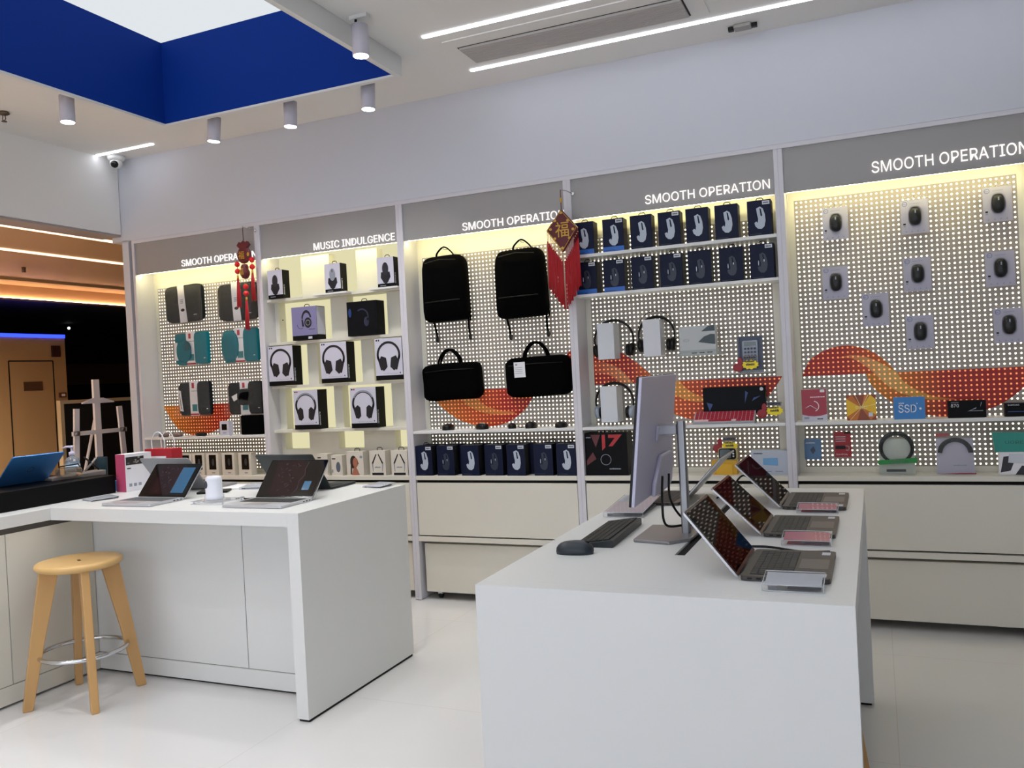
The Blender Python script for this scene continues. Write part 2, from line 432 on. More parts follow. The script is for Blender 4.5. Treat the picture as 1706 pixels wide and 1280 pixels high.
lamp(-2.655,4.24,3.05,'white cylinder spotlight behind the right end of the far edge of the blue well',(-.04,0))
lamp(-2.255,3.56,3.06,'white cylinder spotlight on the right side of the blue well, nearest the camera',(.0,0))
for i, (x, y) in enumerate(((-4.22,2.5),(-4.22,1.7),(-2.24,2.6),(-2.24,1.7),(-3.7,1.16),(-2.8,1.16))):  # out-of-view lamps added to strengthen the room light
    lamp(x, y, 3.05, 'unseen cylinder spotlight added for light, near sides of the ceiling well, %s of them' % ORD[i], (.0, 0))

# ------------------------------------------------------------------ corridor beyond the opening
TAN = mat('tan_wall_panel', 'bb9a6e', .55, noise=.04, nscale=2)
TANC = mat('tan_ceiling', 'bfa07c', .6)
DARK = mat('corridor_black', '0b0a0a', .7)
BRN = mat('corridor_brown', '6a5644', .7)
struct('floor_corridor', MB().quad((-14,-1,0),(-5.4,-1,0),(-5.4,14,0),(-14,14,0), mat('corridor_floor','8c7c6a',.3)))
b = MB(); b.box(-9.0,-1,2.8,-5.42,14,2.86,TANC); struct('ceiling_corridor', b)
b = MB(); b.box(-14,-1,2.62,-9.0,14,2.70,DARK); b.box(-9.06,-1,2.62,-9.0,14,2.86,DARK); struct('ceiling_corridor_dark', b)
b = MB(); b.box(-14,-1,1.70,-13.95,14,2.1,BRN); b.box(-14,-1,0,-13.96,14,1.7,DARK); b.box(-14,-1,2.1,-13.96,14,2.7,DARK); struct('wall_corridor', b)
struct('wall_corridor_end', MB().box(-14,13.9,0,-5.4,14,2.86,DARK))
struct('wall_corridor_start', MB().box(-14,-1.1,0,-5.4,-1,2.86,BRN))
struct('wall_corridor_side', MB().box(-5.42,5.5,0,-5.32,14,2.86,DARK))
WARM = emis('corridor_strip', 'ffd0a8', 3.0)
for i, (x, lab) in enumerate(((-5.66,'warm light line in the corridor ceiling right behind the opening'),(-7.0,'second warm light line across the corridor ceiling'))):
    o = MB().box(-.02,-1,-.012,.02,13.5,0,WARM).build('strip_light', loc=(x,0,2.797 if x < -6 else 2.712)); tag(o, lab, 'ceiling light')
t = thing('cove_light', 'dropped ceiling edge in the corridor with a glowing amber cove', 'cove light', (-8.6,0,2.8))
b = MB(); b.box(-.4,-1,-.03,0,13.5,0,TANC); b.build('upper_step', t)
b = MB(); b.box(-.40,-1,-.20,-.36,13.5,-.03,mat('cove_face','c8ab8c',.6)); b.build('cove_face', t)
b = MB(); b.box(-.36,-1,-.205,-.28,13.5,-.19,BRN); b.build('cove_lip', t)
b = MB(); b.box(-.355,-1,-.19,-.34,13.5,-.18,emis('amber_led','ffc898',30)); b.build('led_strip', t)
o = MB().tube([(0,0,0),(.0,0,-.05)],.02,BRN).build('fire_sprinkler', loc=(-7.85,5.9,2.795)); tag(o,'tiny dark sprinkler in the tan corridor ceiling','sprinkler')
o = MB().ell(0,0,0,.022,.022,.022,emis('far_spot','ffffff',1.5)).build('far_spotlight', loc=(-11.6,9.43,2.55)); tag(o,'small bright lamp far away in the dark corridor ceiling','spotlight')
for i, (x, y) in enumerate(((-7.7,1.5),(-7.7,3.6),(-6.3,.2))):  # unseen lamps added to brighten the dark corridor
    t = thing('corridor_fill_light', 'unseen warm lamp added to light the corridor, %s from the shop front' % ORD[(1,2,0)[i]], 'ceiling light', (x,y,2.8))
    MB().lathe([(.0,-.004),(.07,-.004),(.09,0)],emis('fill_light_face','ffd8b0',6)).build('lamp_lens', t)
    l = bpy.data.lights.new('spot','SPOT'); l.energy = 1050; l.spot_size = 2.5; l.spot_blend = .8; l.color = (1,.87,.72); l.shadow_soft_size = .07
    o = bpy.data.objects.new('lamp_light', l); COL.objects.link(o); o.parent = t; o.location = (0,0,-.02); o.rotation_euler = (0,.45,0)
# tan service block with door
t = thing('service_wall_block', 'tan panelled wall block in the corridor with blue light on its top edge', 'wall block', (-9.5, 3.0, 0))
b = MB(); b.box(-.5,0,0,0,4.65,2.22,TAN); b.build('panelling', t)
b = MB(); b.box(-.02,0,2.22,.012,4.65,2.262,emis('blue_led','2030ff',5)); b.build('led_strip', t)
b = MB(); y0, y1 = 3.873, 4.465
for q in ((y0-.008,.05,y0+.008,1.93),(y1-.008,.05,y1+.008,1.93),(y0,1.922,y1,1.938)): b.box(0,q[0],q[1],.002,q[2],q[3],DARK)
b.build('door_outline', t)
b = MB(); b.box(0,4.05,1.565,.01,4.30,1.675,mat('bronze_plate','6a4c38',.4,metal=.3)); b.build('door_plate', t)
b = MB(); b.box(0,4.45,1.98,.03,4.56,2.12,mat('dark_red_box','3a1210',.5)); b.build('alarm_box', t)
b = MB(); b.box(0,4.52,1.465,.03,4.61,1.525,mat('maroon_box','5a2a20',.5)); b.box(.03,4.54,1.48,.033,4.59,1.51,PAPER); b.build('call_point', t)
# easel
t = thing('display_easel', 'white metal display easel standing in the corridor just outside', 'easel', (-6.2, 5.27, 0))
EW = mat('easel_white', 'eef1fb', .5)
MB().box(-.012,-.03,.05,.012,.03,1.6,EW).build('mast', t)
MB().box(.012,-.27,1.13,.03,.28,1.165,EW).build('crossbar', t)
for s in (-1, 1):
    b = MB(); b.X = Matrix.Translation((.02, s*.30, 0)) @ Matrix.Rotation(s*.06, 4, 'X') @ Matrix.Translation((0,-s*.0,0))
    b.box(-.01,-.024,0,.01,.024,1.36,EW); b.build('leg', t)
    MB().lathe([(.025,-.02),(.025,.02)],STEEL,12).build('clamp_knob', t, loc=(.03,s*.235,1.15))
b = MB(); b.prism([(-.16,1.405),(-.05,1.44),(.05,1.44),(.16,1.405),(.16,1.395),(-.16,1.395)],.012,.03,EW,'x'); b.build('top_clip', t)
b = MB(); b.tube([(-.015,0,1.3),(-.45,0,.02)],.012,EW); b.build('rear_strut', t)
t = thing('display_board', 'black corridor display board with a pale rail behind the easel', 'display board', (-6.7, 5.30, 0))
MB().box(-.03,.05,0,.0,1.6,1.40,DARK).build('board', t)
MB().box(-.03,0,1.40,.02,1.6,1.432,mat('pale_rail','b9a888',.5)).build('rail', t)
MB().box(-.03,0,0,.02,.035,1.40,mat('pale_rail','b9a888',.5)).build('post', t)

# ================================================================== DISPLAY WALL
UC = [-5.205, -4.0, -2.83, -1.658, -.438, .775, 1.99]     # upright centres
HW = .024
LIT = 'fff6de'
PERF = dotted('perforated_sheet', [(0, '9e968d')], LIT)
TEXTS = [('SMOOTH OPERATION',-4.72,-4.02,2.388,.050),('MUSIC INDULGENCE',-3.522,-2.873,2.383,.050),('SMOOTH OPERATION',-2.372,-1.682,2.386,.050),
         ('SMOOTH OPERATION',-1.184,-.486,2.403,.052),('SMOOTH OPERATION',.028,.735,2.412,.060),('SMOOTH OPERATION',1.24,1.94,2.412,.060)]
WHO = ['leftmost display bay, with laptop sleeves on a perforated panel','display bay of lit niches full of headphone boxes, headed MUSIC INDULGENCE',
       'display bay with black backpacks and briefcases on a lit perforated panel','display bay with two rows of dark mouse boxes under its heading',
       'display bay at the right with carded mice on a lit perforated panel','rightmost display bay beyond the edge of the photo, perforated panel']
BAYS = []
def decal(bay, ox, pts, name, key, stops, dy=-.001):
    n = len(pts); vs = [(p[0]-ox, dy, p[1]-.80) for p in pts]
    b = MB(); b.prism([(p[0]-ox, p[1]-.80) for p in pts], dy, dy+.0008, dotted(key, stops, 'ff9a60', k_lit=.30), 'y')
    return b.build(name, bay, loc=(ox-bay.location.x, BY-bay.location.y, .80))
for i in range(6):
    xl, xr = UC[i]+HW, UC[i+1]-HW
    t = thing('display_bay', WHO[i], 'display shelving', (xl, FY, 0), 0, 'white display bays along the back wall'); BAYS.append(t)
    W = xr-xl; D = .2
    for nm, a, c in (('side_panel', -HW, 0), ('side_panel', W, W+HW)):
        b = MB(); b.box(a,.0,0.004,c,.58,2.61,UPR); b.build(nm, t, bevel=.0015, seg=1)
    b = MB(); b.box(-HW,0,2.61,W+HW,.15,2.634,UPR); b.box(0,.012,2.37,W,.03,2.61,HEADM); b.build('header', t)
    s, a, c, zz, hh = TEXTS[i]
    w1, w2 = s.split(); vs_ = textgeo(s)[0]; tw = max(p[0] for p in vs_)-min(p[0] for p in vs_)
    g1 = textgeo(w1)[0]; g2 = textgeo(w2)[0]; l1 = (max(p[0] for p in g1)-min(p[0] for p in g1))/tw*(c-a); l2 = (max(p[0] for p in g2)-min(p[0] for p in g2))/tw*(c-a)
    b = MB(); b.text(w1, a-xl, zz, l1, hh, .012, LETT, .006); b.build('header_lettering', t)
    b = MB(); b.text(w2, c-xl-l2, zz, l2, hh, .012, LETT, .006); b.build('header_lettering', t)
    b = MB(); b.box(.01,.032,2.372,W-.01,.046,2.38,LEDW); b.build('led_strip', t)
    if i == 1:
        b = MB(); b.box(0,.20,.80,W,.21,2.6,emis('niche_light','fbf3c4',NICHE)); b.build('light_panel', t)
        FACE = BAYW
        rows = [(2.08,2.37,[(-3.976,-3.725),(-3.485,-3.26),(-3.09,-2.854)]),(1.77,2.06,[(-3.94,-3.49),(-3.35,-3.03)]),
                (1.46,1.75,[(-3.976,-3.71),(-3.62,-3.255),(-3.16,-2.854)]),(1.145,1.44,[(-3.92,-3.50),(-3.43,-3.03)]),
                (1.0,1.125,[(-3.94,-3.73),(-3.48,-3.27),(-3.02,-2.854)])]
        for z0, z1, cells in rows:
            x = xl; b = MB()
            for c0, c1 in cells+[(xr, xr)]:
                if c0-x > .005:
                    b.box(x-xl,.125,z0,c0-xl,.199,z1,FACE)
                    b.build('niche_block', t); b = MB()
                x = c1
        b = MB(); b.box(0,.125,.82,W,.199,1.0,FACE)
        b.build('niche_block', t)
        for z in (2.06, 1.75, 1.44, 1.125):
            MB().box(.0,.045,z,W,.199,z+.02,BAYW).build('shelf', t)
        for c0, c1 in ((-3.53,-3.255),(-3.08,-2.856)):
            MB().box(c0-xl,-.02,2.068,c1-xl,.044,2.079,WHITE).build('shelf', t)
        for (x, z) in ((.065,1.93),(W-.03,1.93)): MB().box(x,.121,z,x+.008,.125,z+.008,BLACK).build('screw_hole', t)
    else:
        b = MB(); o = xl+.028
        x0, x1 = .034, .034+PITCH*int((W-.068)/PITCH)
        z0, z1 = .80+PITCH*2, .80+PITCH*(60 if i == 4 else 57)
        b.quad((0,.18,z0),(W,.18,z0),(W,.18,.80),(0,.18,.80),BAYW)
        b.v = []; b.f = []; b.m = []; b.s = []; b.mats = []
        # the sheet: plain margins round the punched field (object origin on the field's corner)
        Q = lambda xa, xb, za, zb, m: b.add([(xa-x0,0,za-.80),(xb-x0,0,za-.80),(xb-x0,0,zb-.80),(xa-x0,0,zb-.80)],[(0,1,2,3)],m)
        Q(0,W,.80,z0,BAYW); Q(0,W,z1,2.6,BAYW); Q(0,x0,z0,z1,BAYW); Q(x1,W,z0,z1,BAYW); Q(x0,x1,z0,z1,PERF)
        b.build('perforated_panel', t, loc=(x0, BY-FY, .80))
        MB().box(.001,.0,1.098,W-.001,.179,1.116,WHITE).build('shelf', t, bevel=.0015, seg=1)
        if i == 3:
            MB().box(.001,.0,2.134,W-.001,.179,2.152,WHITE).build('shelf', t); MB().box(.001,.0,1.898,W-.001,.179,1.914,WHITE).build('shelf', t)
    # base: worktop shelf, drop front, plinth rail
    MB().box(.001,.0,.795,W-.001,.58,.822,CAB).build('base_shelf', t, bevel=.0015, seg=1)
    b = MB(); b.box(.004,.004,.432,W-.004,.024,.776,CAB); b.build('drawer_front', t, bevel=.002, seg=1)
    MB().box(.001,.025,.43,W-.001,.03,.795,GAP).build('drawer_shadow_gap', t)
    MB().box(.001,.0,.392,W-.001,.58,.424,CAB).build('rail', t)
    MB().box(.001,.56,.01,W-.001,.58,.392,GAP).build('back_board', t)
    # rolling bin under the rail
    n = thing('rolling_storage_bin', 'low white storage bin on castors pushed under '+['the leftmost bay','the niche bay of headphones','the backpack bay','the mouse box bay','the bay of carded mice','the bay past the right edge'][i],
              'storage bin', (xl+.022, FY+.035, 0), 0, 'rolling bins under the display bays')
    b = MB(); b.box(0,0,.052,W-.044,.45,.372,CAB); b.build('bin_body', n, bevel=.003, seg=1)
    for cx in (.08, W-.124):
        for cy in (.05, .38):
            c = MB(); c.tube([(cx-.01,cy,.022),(cx+.01,cy,.022)],.021,BLACK,12); c.box(cx-.014,cy-.016,.03,cx+.014,cy+.016,.055,ALUL); c.build('caster', n)

# printed swirl across the panels (graphics belong to the panels)
O_, R_, T_ = 'b45c14', '9a160c', 'c79a5a'
def dx(i): return UC[i]+HW+.034
arcA = catmull([(-5.15,1.349),(-5.11,1.285),(-5.06,1.215),(-4.99,1.155),(-4.89,1.12),(-4.773,1.117),(-4.665,1.138),(-4.575,1.18),(-4.49,1.25),(-4.44,1.34)])
decal(BAYS[0], dx(0), arcA+[(-4.44,1.352)], 'swirl_print', 'swirl_a', [(0,'d08020'),(.35,O_),(.75,R_),(1,R_)])
arcB = catmull([(-2.745,1.37),(-2.70,1.285),(-2.62,1.215),(-2.52,1.16),(-2.364,1.125),(-2.211,1.145),(-2.092,1.215),(-2.02,1.30),(-1.985,1.37)])
decal(BAYS[2], dx(2), arcB, 'swirl_print', 'swirl_b', [(0,'c97a28'),(.4,'c05020'),(.7,R_),(1,R_)])
st = catmull([(-2.56,1.37),(-2.50,1.28),(-2.40,1.225),(-2.28,1.20),(-2.15,1.20)])+catmull([(-2.15,1.215),(-2.28,1.235),(-2.38,1.28),(-2.44,1.37)])
decal(BAYS[2], dx(2), st, 'swirl_stripe', 'swirl_s1', [(0,'c98a40'),(1,'c0642c')], -.002)
decal(BAYS[2], dx(2), catmull([(-1.80,1.37),(-1.80,1.50),(-1.76,1.58),(-1.718,1.60)],4)+[(-1.718,1.37)], 'swirl_print', 'swirl_c', [(0,R_),(1,R_)])
h4 = [(-1.60,1.366),(-1.60,1.60)]+catmull([(-1.598,1.605),(-1.50,1.59),(-1.42,1.555),(-1.34,1.50),(-1.25,1.42),(-1.20,1.366)])
decal(BAYS[3], dx(3), h4, 'swirl_print', 'swirl_d', [(0,R_),(.6,R_),(1,'b8641c')])
st = catmull([(-1.60,1.50),(-1.56,1.508),(-1.47,1.48),(-1.40,1.42),(-1.355,1.367)])+catmull([(-1.43,1.367),(-1.50,1.42),(-1.60,1.44)])
decal(BAYS[3], dx(3), st, 'swirl_stripe', 'swirl_s2', [(0,'b8402a'),(1,'c08a58')], -.002)
b4 = catmull([(-1.33,1.368),(-1.28,1.29),(-1.18,1.21),(-1.06,1.15),(-.93,1.12),(-.80,1.12),(-.68,1.155),(-.585,1.24),(-.525,1.31),(-.486,1.368)])
decal(BAYS[3], dx(3), b4, 'swirl_print', 'swirl_e', [(0,O_),(.3,'b84a18'),(.6,R_),(1,R_)])
st = catmull([(-1.20,1.368),(-1.13,1.30),(-1.03,1.25),(-.93,1.235),(-.86,1.24)])+catmull([(-.86,1.25),(-.96,1.275),(-1.03,1.32),(-1.07,1.368)])
decal(BAYS[3], dx(3), st, 'swirl_stripe', 'swirl_s3', [(0,'c9963a'),(1,'c2702c')], -.002)
h5 = catmull([(-.378,1.362),(-.35,1.425),(-.31,1.47),(-.235,1.508),(-.148,1.521),(-.078,1.509),(-.008,1.478),(.045,1.434),(.078,1.398),(.104,1.362)])
decal(BAYS[4], dx(4), h5, 'swirl_print', 'swirl_f', [(0,R_),(.45,R_),(.8,'b4501a'),(1,'b8781c')])
b5 = catmull([(-.049,1.362),(-.03,1.312),(.003,1.265),(.05,1.222),(.103,1.178),(.203,1.137),(.303,1.118),(.401,1.117),(.499,1.14),(.595,1.177),(.69,1.252),(.715,1.30)])+[(.715,1.362)]
decal(BAYS[4], dx(4), b5, 'swirl_print', 'swirl_g', [(0,'b8781c'),(.25,'b8641a'),(.5,R_),(1,R_)])
st = catmull([(-.19,1.452),(-.12,1.450),(-.05,1.405),(-.005,1.362),(.05,1.30),(.13,1.245),(.25,1.21),(.38,1.205)])+catmull([(.38,1.209),(.294,1.222),(.228,1.247),(.175,1.279),(.129,1.319),(.104,1.362),(.02,1.42),(-.05,1.455),(-.12,1.467),(-.19,1.456)])
decal(BAYS[4], dx(4), st, 'swirl_stripe', 'swirl_s4', [(0,'b84c20'),(.4,'c9a460'),(.7,'c9963a'),(1,'bc5a20')], -.002)

# ------------------------------------------------------------------ boxed mice
NAVY = mat('navy_carton', '0d1530', .5, spec=.2)
NAVYG = mat('navy_carton_gradient_foot', '1f62b8', .35)
MWH = mat('printed_white_mouse', 'aeb8c6', .4)
MDK = mat('printed_dark_mouse', '1f2a3c', .4)
SHD = mat('carton_side_black', '080b12', .5, spec=.15)
STK = mat('price_sticker', 'c9ced6', .5)
def hang_tab(t, x, y, z, w=.036, m=BLACK):
    b = MB(); b.tube([(x-w/2,y,z-.002),(x-w/2,y,z+.012),(x-w*.3,y,z+.019),(x+w*.3,y,z+.019),(x+w/2,y,z+.012),(x+w/2,y,z-.002)],.0026,m,6)
    return b.build('hang_tab', t)
def mouse_print(b, cx, cz, s, y, m, dark):
    out = [(-.30,.86),(.02,1.0),(.26,.82),(.42,.3),(.46,-.3),(.34,-.8),(.08,-1.0),(-.2,-.95),(-.42,-.72),(-.50,-.42),(-.34,-.30),(-.22,-.42),(-.16,-.1),(-.24,.3)]
    b.prism([(cx+p[0]*s*.062, cz+p[1]*s*.062) for p in out], y-.0006, y, m)
    b.prism([(cx+p[0]*s*.062, cz+p[1]*s*.062) for p in [(-.02,.85),(.10,.80),(.2,.2),(.12,.1),(.05,.2)]], y-.0010, y-.0006, dark)
def mouse_box(lab, loc, w, h, d, kind='white', sticker=None, foot=False, group=None):
    t = thing('mouse_box', lab, 'mouse box', loc, 0, group)
    b = MB(); b.box(-w/2,0,0,w/2,d,h,NAVY); b.box(w/2,.002,.002,w/2+.0006,d-.002,h-.002,SHD)
    if foot: b.box(-w/2,-.0005,0,w/2,0,h*.16,NAVYG)
    if kind == 'white': mouse_print(b, .004, h*.50, 1, -.0005, MWH, NAVY)
    else:
        mouse_print(b, .004, h*.46, .9, -.0005, MDK, NAVY)
        b.disc(-.018,h*.46,.0022,.014,-.0018,-.0011,MWH); b.disc(.012,h*.52,.0025,.007,-.0018,-.0011,MWH)
    b.text('GAMING MOUSE', -w*.42, .008, w*.5, .005, -.0005, MDK, .0004)
    b.build('carton', t, bevel=0)
    hang_tab(t, 0, d*.5, h)
    if sticker:
        b = MB(); b.box(w/2-.045,-.002,h-.026,w/2-.006,-.0006,h-.006,STK); b.text('¥299', w/2-.04, h-.021, .028, .009, -.002, MDK, .0004); b.build('price_sticker', t)
    return t
KX = [-1.572,-1.389,-1.219,-1.054,-.893,-.730,-.551]
for i, x in enumerate(KX):
    mouse_box('navy box with pale mouse picture, %s from left on the top shelf' % ORD[i], (x, 4.835+.005*(i % 2), 2.152), .127, .195, .085, 'white', i in (1,3,6), i < 2, 'mouse boxes on the top shelf')
KX = [-1.572,-1.401,-1.228,-1.058,-.893,-.717,-.550]
for i, x in enumerate(KX):
    mouse_box('navy box with dark mouse picture, %s from left on the second shelf down' % ORD[i], (x, 4.85+.006*(i % 2), 1.914), .128, .195, .085, 'dark', i in (0,1,2,3,6), i < 2, 'mouse boxes on the second shelf')
KX = [-2.745,-2.587,-2.407,-2.242,-2.087,-1.905,-1.754]
for i, x in enumerate(KX):
    k = 'white' if i in (0,2,4,6) else 'dark'
    mouse_box('navy box with %s mouse picture, %s from left below the backpacks' % ('white' if k == 'white' else 'dim grey', ORD[i]), (x, 4.835+.006*((i*3) % 2), .822), .124, .195, .085, k, i in (0,1,3,4,5,6), False, 'mouse boxes under the backpack bay')
    o = mouse_box('navy mouse box standing behind the %s box below the backpacks' % ORD[i], (x+.024, 4.925, .822), .12, .198, .06, 'dark', None, False, 'spare mouse boxes behind')

# ------------------------------------------------------------------ niche bay boxes
WCT = mat('white_carton', 'c6c6d4', .45); WCT2 = mat('lilac_carton', '7c7aa2', .45)
BCT = mat('black_carton', '06070a', .55, spec=.15); PRB = mat('printed_black', '10131c', .45); PRG = mat('printed_grey', '8d93a0', .45); PRS = mat('printed_pale_text', 'd8dbe4', .5)
def hp_box(lab, x, z, w, h, d, style, y=4.835, wordside='HEADSET'):
    t = thing('headphone_box', lab, 'headphone box', (x, y, z), 0, 'headphone boxes in the lit niches')
    front = WCT if style != 'lilac' else WCT2
    b = MB(); b.box(-w/2,.001,0,w/2,d,h,BCT); b.box(-w/2,0,.032,w/2,.001,h,front)
    if style == 'white' or style == 'silver':
        cx, cz = -.0, h*.60; rr = w*.36
        b.arc(cx,cz,rr,rr+w*.075,-.35,PI+.35,-.0008,0,PRB,22)
        if style == 'silver': b.arc(cx,cz,rr+w*.03,rr+w*.085,.5,PI-.5,-.0012,-.0008,PRG,16)
        for s in (-1, 1):
            q = [(.055,.06),(.16,.10),(.205,.02),(.19,-.13),(.11,-.20),(.03,-.12)] if style == 'white' else [(.07,.04),(.13,.09),(.20,.03),(.18,-.15),(.12,-.2),(.06,-.14)]
            b.prism([(cx+s*(p[0]*w*1.7), cz-h*.14+p[1]*w*1.6) for p in q], -.0014, -.0008, PRB)
            b.prism([(cx+s*(rr+w*.0),cz-h*.02),(cx+s*(rr+w*.075),cz-h*.02),(cx+s*w*.30,cz-h*.36),(cx+s*w*.24,cz-h*.36)], -.0008, 0, PRB)
        b.text('ALIENWARE', -w*.22, .040, w*.55, .006, 0, PRG, .0004)
        b.text('ALIENWARE', .012, h*.10, h*.34, .014, w/2, PRS, .0006, 'xv')
        b.disc(-w*.42,h*.955,.006,.006,-.0006,0,PRB,n=10); b.disc(-w*.34,h*.955,.006,.006,-.0006,0,RED if style == 'silver' else PRB,n=10)
        b.disc(w*.40,.046,.004,.006,-.0006,0,PRB,n=10)
        if style == 'silver': b.arc(d*.5,h*.70,.03,.034,-1.2,1.5,-.001,0,PRG,1)
    elif style == 'lilac':
        cx, cz = .02, h*.62
        b.arc(cx,cz,.030,.042,.2,PI-.1,-.0008,0,PRB,14,1.5)
        b.disc(cx+.012,cz-.025,.030,.036,-.0012,-.0006,PRB); b.arc(cx+.012,cz-.025,.016,.020,0,2*PI,-.0018,-.0012,PRG,16)
        b.prism([(cx-.042,cz),(cx-.030,cz),(cx-.022,cz-.05),(cx-.038,cz-.05)],-.0008,0,PRB)
        b.arc(cx-.05,cz-.035,.028,.031,PI,PI*1.7,-.0008,0,PRB,10)
        b.box(w/2,.004,.034,w/2+.0008,d-.004,h-.004,WCT); b.box(.03,-.001,.006,.062,0,.022,STK)
        b.text('HEADSET', w*.18, h*.30, w*.25, .006, 0, PRB, .0004)
    else:
        b.box(-w/2,-.0006,.0,w/2,0.001,h,mat('midnight_carton','05080f',.5,spec=.15))
        b.arc(.0,h*.55,.045,.055,-.6,2.2,-.0012,-.0006,mat('midnight_blue_print','1b2740',.4),14)
        b.disc(.035,h*.40,.02,.032,-.0012,-.0006,mat('midnight_blue_print','1b2740',.4)); b.disc(-w*.40,h*.68,.012,.03,-.0012,-.0006,mat('blue_glint','173a78',.4))
    b.build('carton', t)
    if style in ('lilac', 'midnight'): hang_tab(t, 0, d*.4, h, .04)
    return t
hp_box('white headphone box at the left end of the third niche row', -3.862, 1.462, .215, .28, .10, 'white')
hp_box('white headphone box in the middle of the third niche row', -3.412, 1.462, .215, .28, .10, 'white')
hp_box('white headphone box at the right end of the third niche row', -2.972, 1.462, .21, .28, .10, 'white')
hp_box('white box showing silver grey headphones, left one of the fourth niche row', -3.665, 1.147, .205, .275, .11, 'silver')
hp_box('white box showing silver grey headphones, right one of the fourth niche row', -3.19, 1.147, .205, .275, .11, 'silver')
hp_box('lilac headset box with a boom microphone headset picture, second niche row', -3.640, 1.772, .21, .232, .10, 'lilac')
hp_box('nearly black headset box at the right of the second niche row', -3.165, 1.772, .235, .232, .10, 'midnight')
def nmouse_box(lab, x, z, style):
    w, h, d = .128, .20, .08
    t = thing('mouse_box', lab, 'mouse box', (x, 4.835, z), 0, 'mouse boxes in the top niche row')
    b = MB(); b.box(-w/2,.001,0,w/2,d,h,BCT); b.box(-w/2,0,.026,w/2,.001,h,WCT)
    b.prism([(p[0]*.033,h*.36+p[1]*.05) for p in [(-1,.6),(1,.6),(1.15,-.1),(.5,-.8),(0,-1),(-.5,-.8),(-1.15,-.1)]],-.0008,0,PRB)
    m = PRG if style == 'silver' else mat('printed_dark_grey','23262e',.45)
    b.disc(0,h*.62,.024,.042,-.0014,-.0008,m); b.box(-.003,-.0018,h*.70,.003,-.0014,h*.80,PRB)
    b.text('ALIENWARE', -w*.3, .030, w*.6, .005, 0, PRG, .0004); b.text('ALIENWARE', .012, h*.12, h*.36, .012, w/2, PRS, .0006, 'xv')
    b.text('MOUSE', -w*.35, .009, w*.35, .007, .001, PRG, .0006)
    b.build('carton', t); hang_tab(t, 0, d*.4, h, .034)
nmouse_box('white mouse box at the left end of the top niche row', -3.873, 2.081, 'dark')
nmouse_box('white mouse box with a silver mouse picture, middle of the top niche row', -3.385, 2.080, 'silver')
nmouse_box('white mouse box at the right end of the top niche row', -2.962, 2.080, 'dark')
# small earphone boxes on the base shelf
def small_box(name, lab, cat, x, z, w, h, d, fn, group=None, y=4.84, tab=False, m=None):
    t = thing(name, lab, cat, (x, y, z), 0, group)
    b = MB(); b.box(-w/2,0,0,w/2,d,h,m or WCT); fn(b, w, h); b.build('carton', t)
    if tab: hang_tab(t, 0, d*.5, h, .04)
    return t
SKIN = mat('printed_skin', 'a86a52', .6); HAIR = mat('printed_hair', '2a1a18', .6); BUDC = mat('ivory_carton', 'd6d0c4', .5)
def fa(b, w, h): b.disc(.012,h*.42,.018,.036,-.0008,0,mat('printed_steel','5a6270',.4)); b.box(-w*.42,-.0008,h*.8,-w*.1,0,h*.86,PRB); b.box(-w*.45,-.0008,h*.15,-w*.35,0,h*.3,PRG)
def fb(b, w, h):
    b.disc(-.012,h*.56,.026,.045,-.0008,0,HAIR); b.disc(.004,h*.54,.021,.034,-.0014,-.0008,SKIN); b.prism([(.02,h*.58),(.033,h*.50),(.02,h*.46)],-.0014,-.0008,SKIN)
    b.prism([(-.03,h*.02),(.035,h*.02),(.022,h*.2),(.008,h*.36),(-.01,h*.34)],-.0014,-.0008,SKIN); b.prism([(-.038,h*.05),(-.028,h*.05),(-.022,h*.5),(-.034,h*.5)],-.0018,-.0014,HAIR)
    b.box(.04,-.0008,h*.72,.06,0,h*.82,PRG)
def fc(b, w, h):
    for s in (-1, 1):
        b.prism([(s*.004,h*.86),(s*.012,h*.86),(s*.045,h*.50),(s*.036,h*.46)],-.0008,0,PRB); b.prism([(s*.036,h*.50),(s*.045,h*.50),(s*.038,h*.16),(s*.034,h*.16)],-.0008,0,PRG)
    b.box(-w*.36,-.0008,h*.02,w*.36,0,h*.12,PRB); b.text('sport', -.022, h*.30, .044, .012, 0, PRG, .0004)
g = 'earphone boxes on the base shelf of the niche bay'
small_box('mouse_carton','small white box with a steel mouse picture, left of the portrait box','mouse box',-3.435,.822,.09,.14,.07,fa,g,m=BUDC)
small_box('mouse_carton','small white box half hidden behind the dark laptop lid','mouse box',-3.555,.822,.09,.15,.07,fa,g,m=BUDC)
small_box('earphone_box','white earphone box printed with a portrait of a person in profile','earphone box',-3.285,.822,.135,.165,.07,fb,g,tab=True,m=BUDC)
small_box('earphone_box','ivory neckband earphone box, left of the two at the right end of the niche bay','earphone box',-3.105,.822,.125,.168,.07,fc,g,tab=True,m=BUDC)
small_box('earphone_box','ivory neckband earphone box, right of the two at the right end of the niche bay','earphone box',-2.935,.822,.125,.168,.07,fc,g,tab=True,m=BUDC)

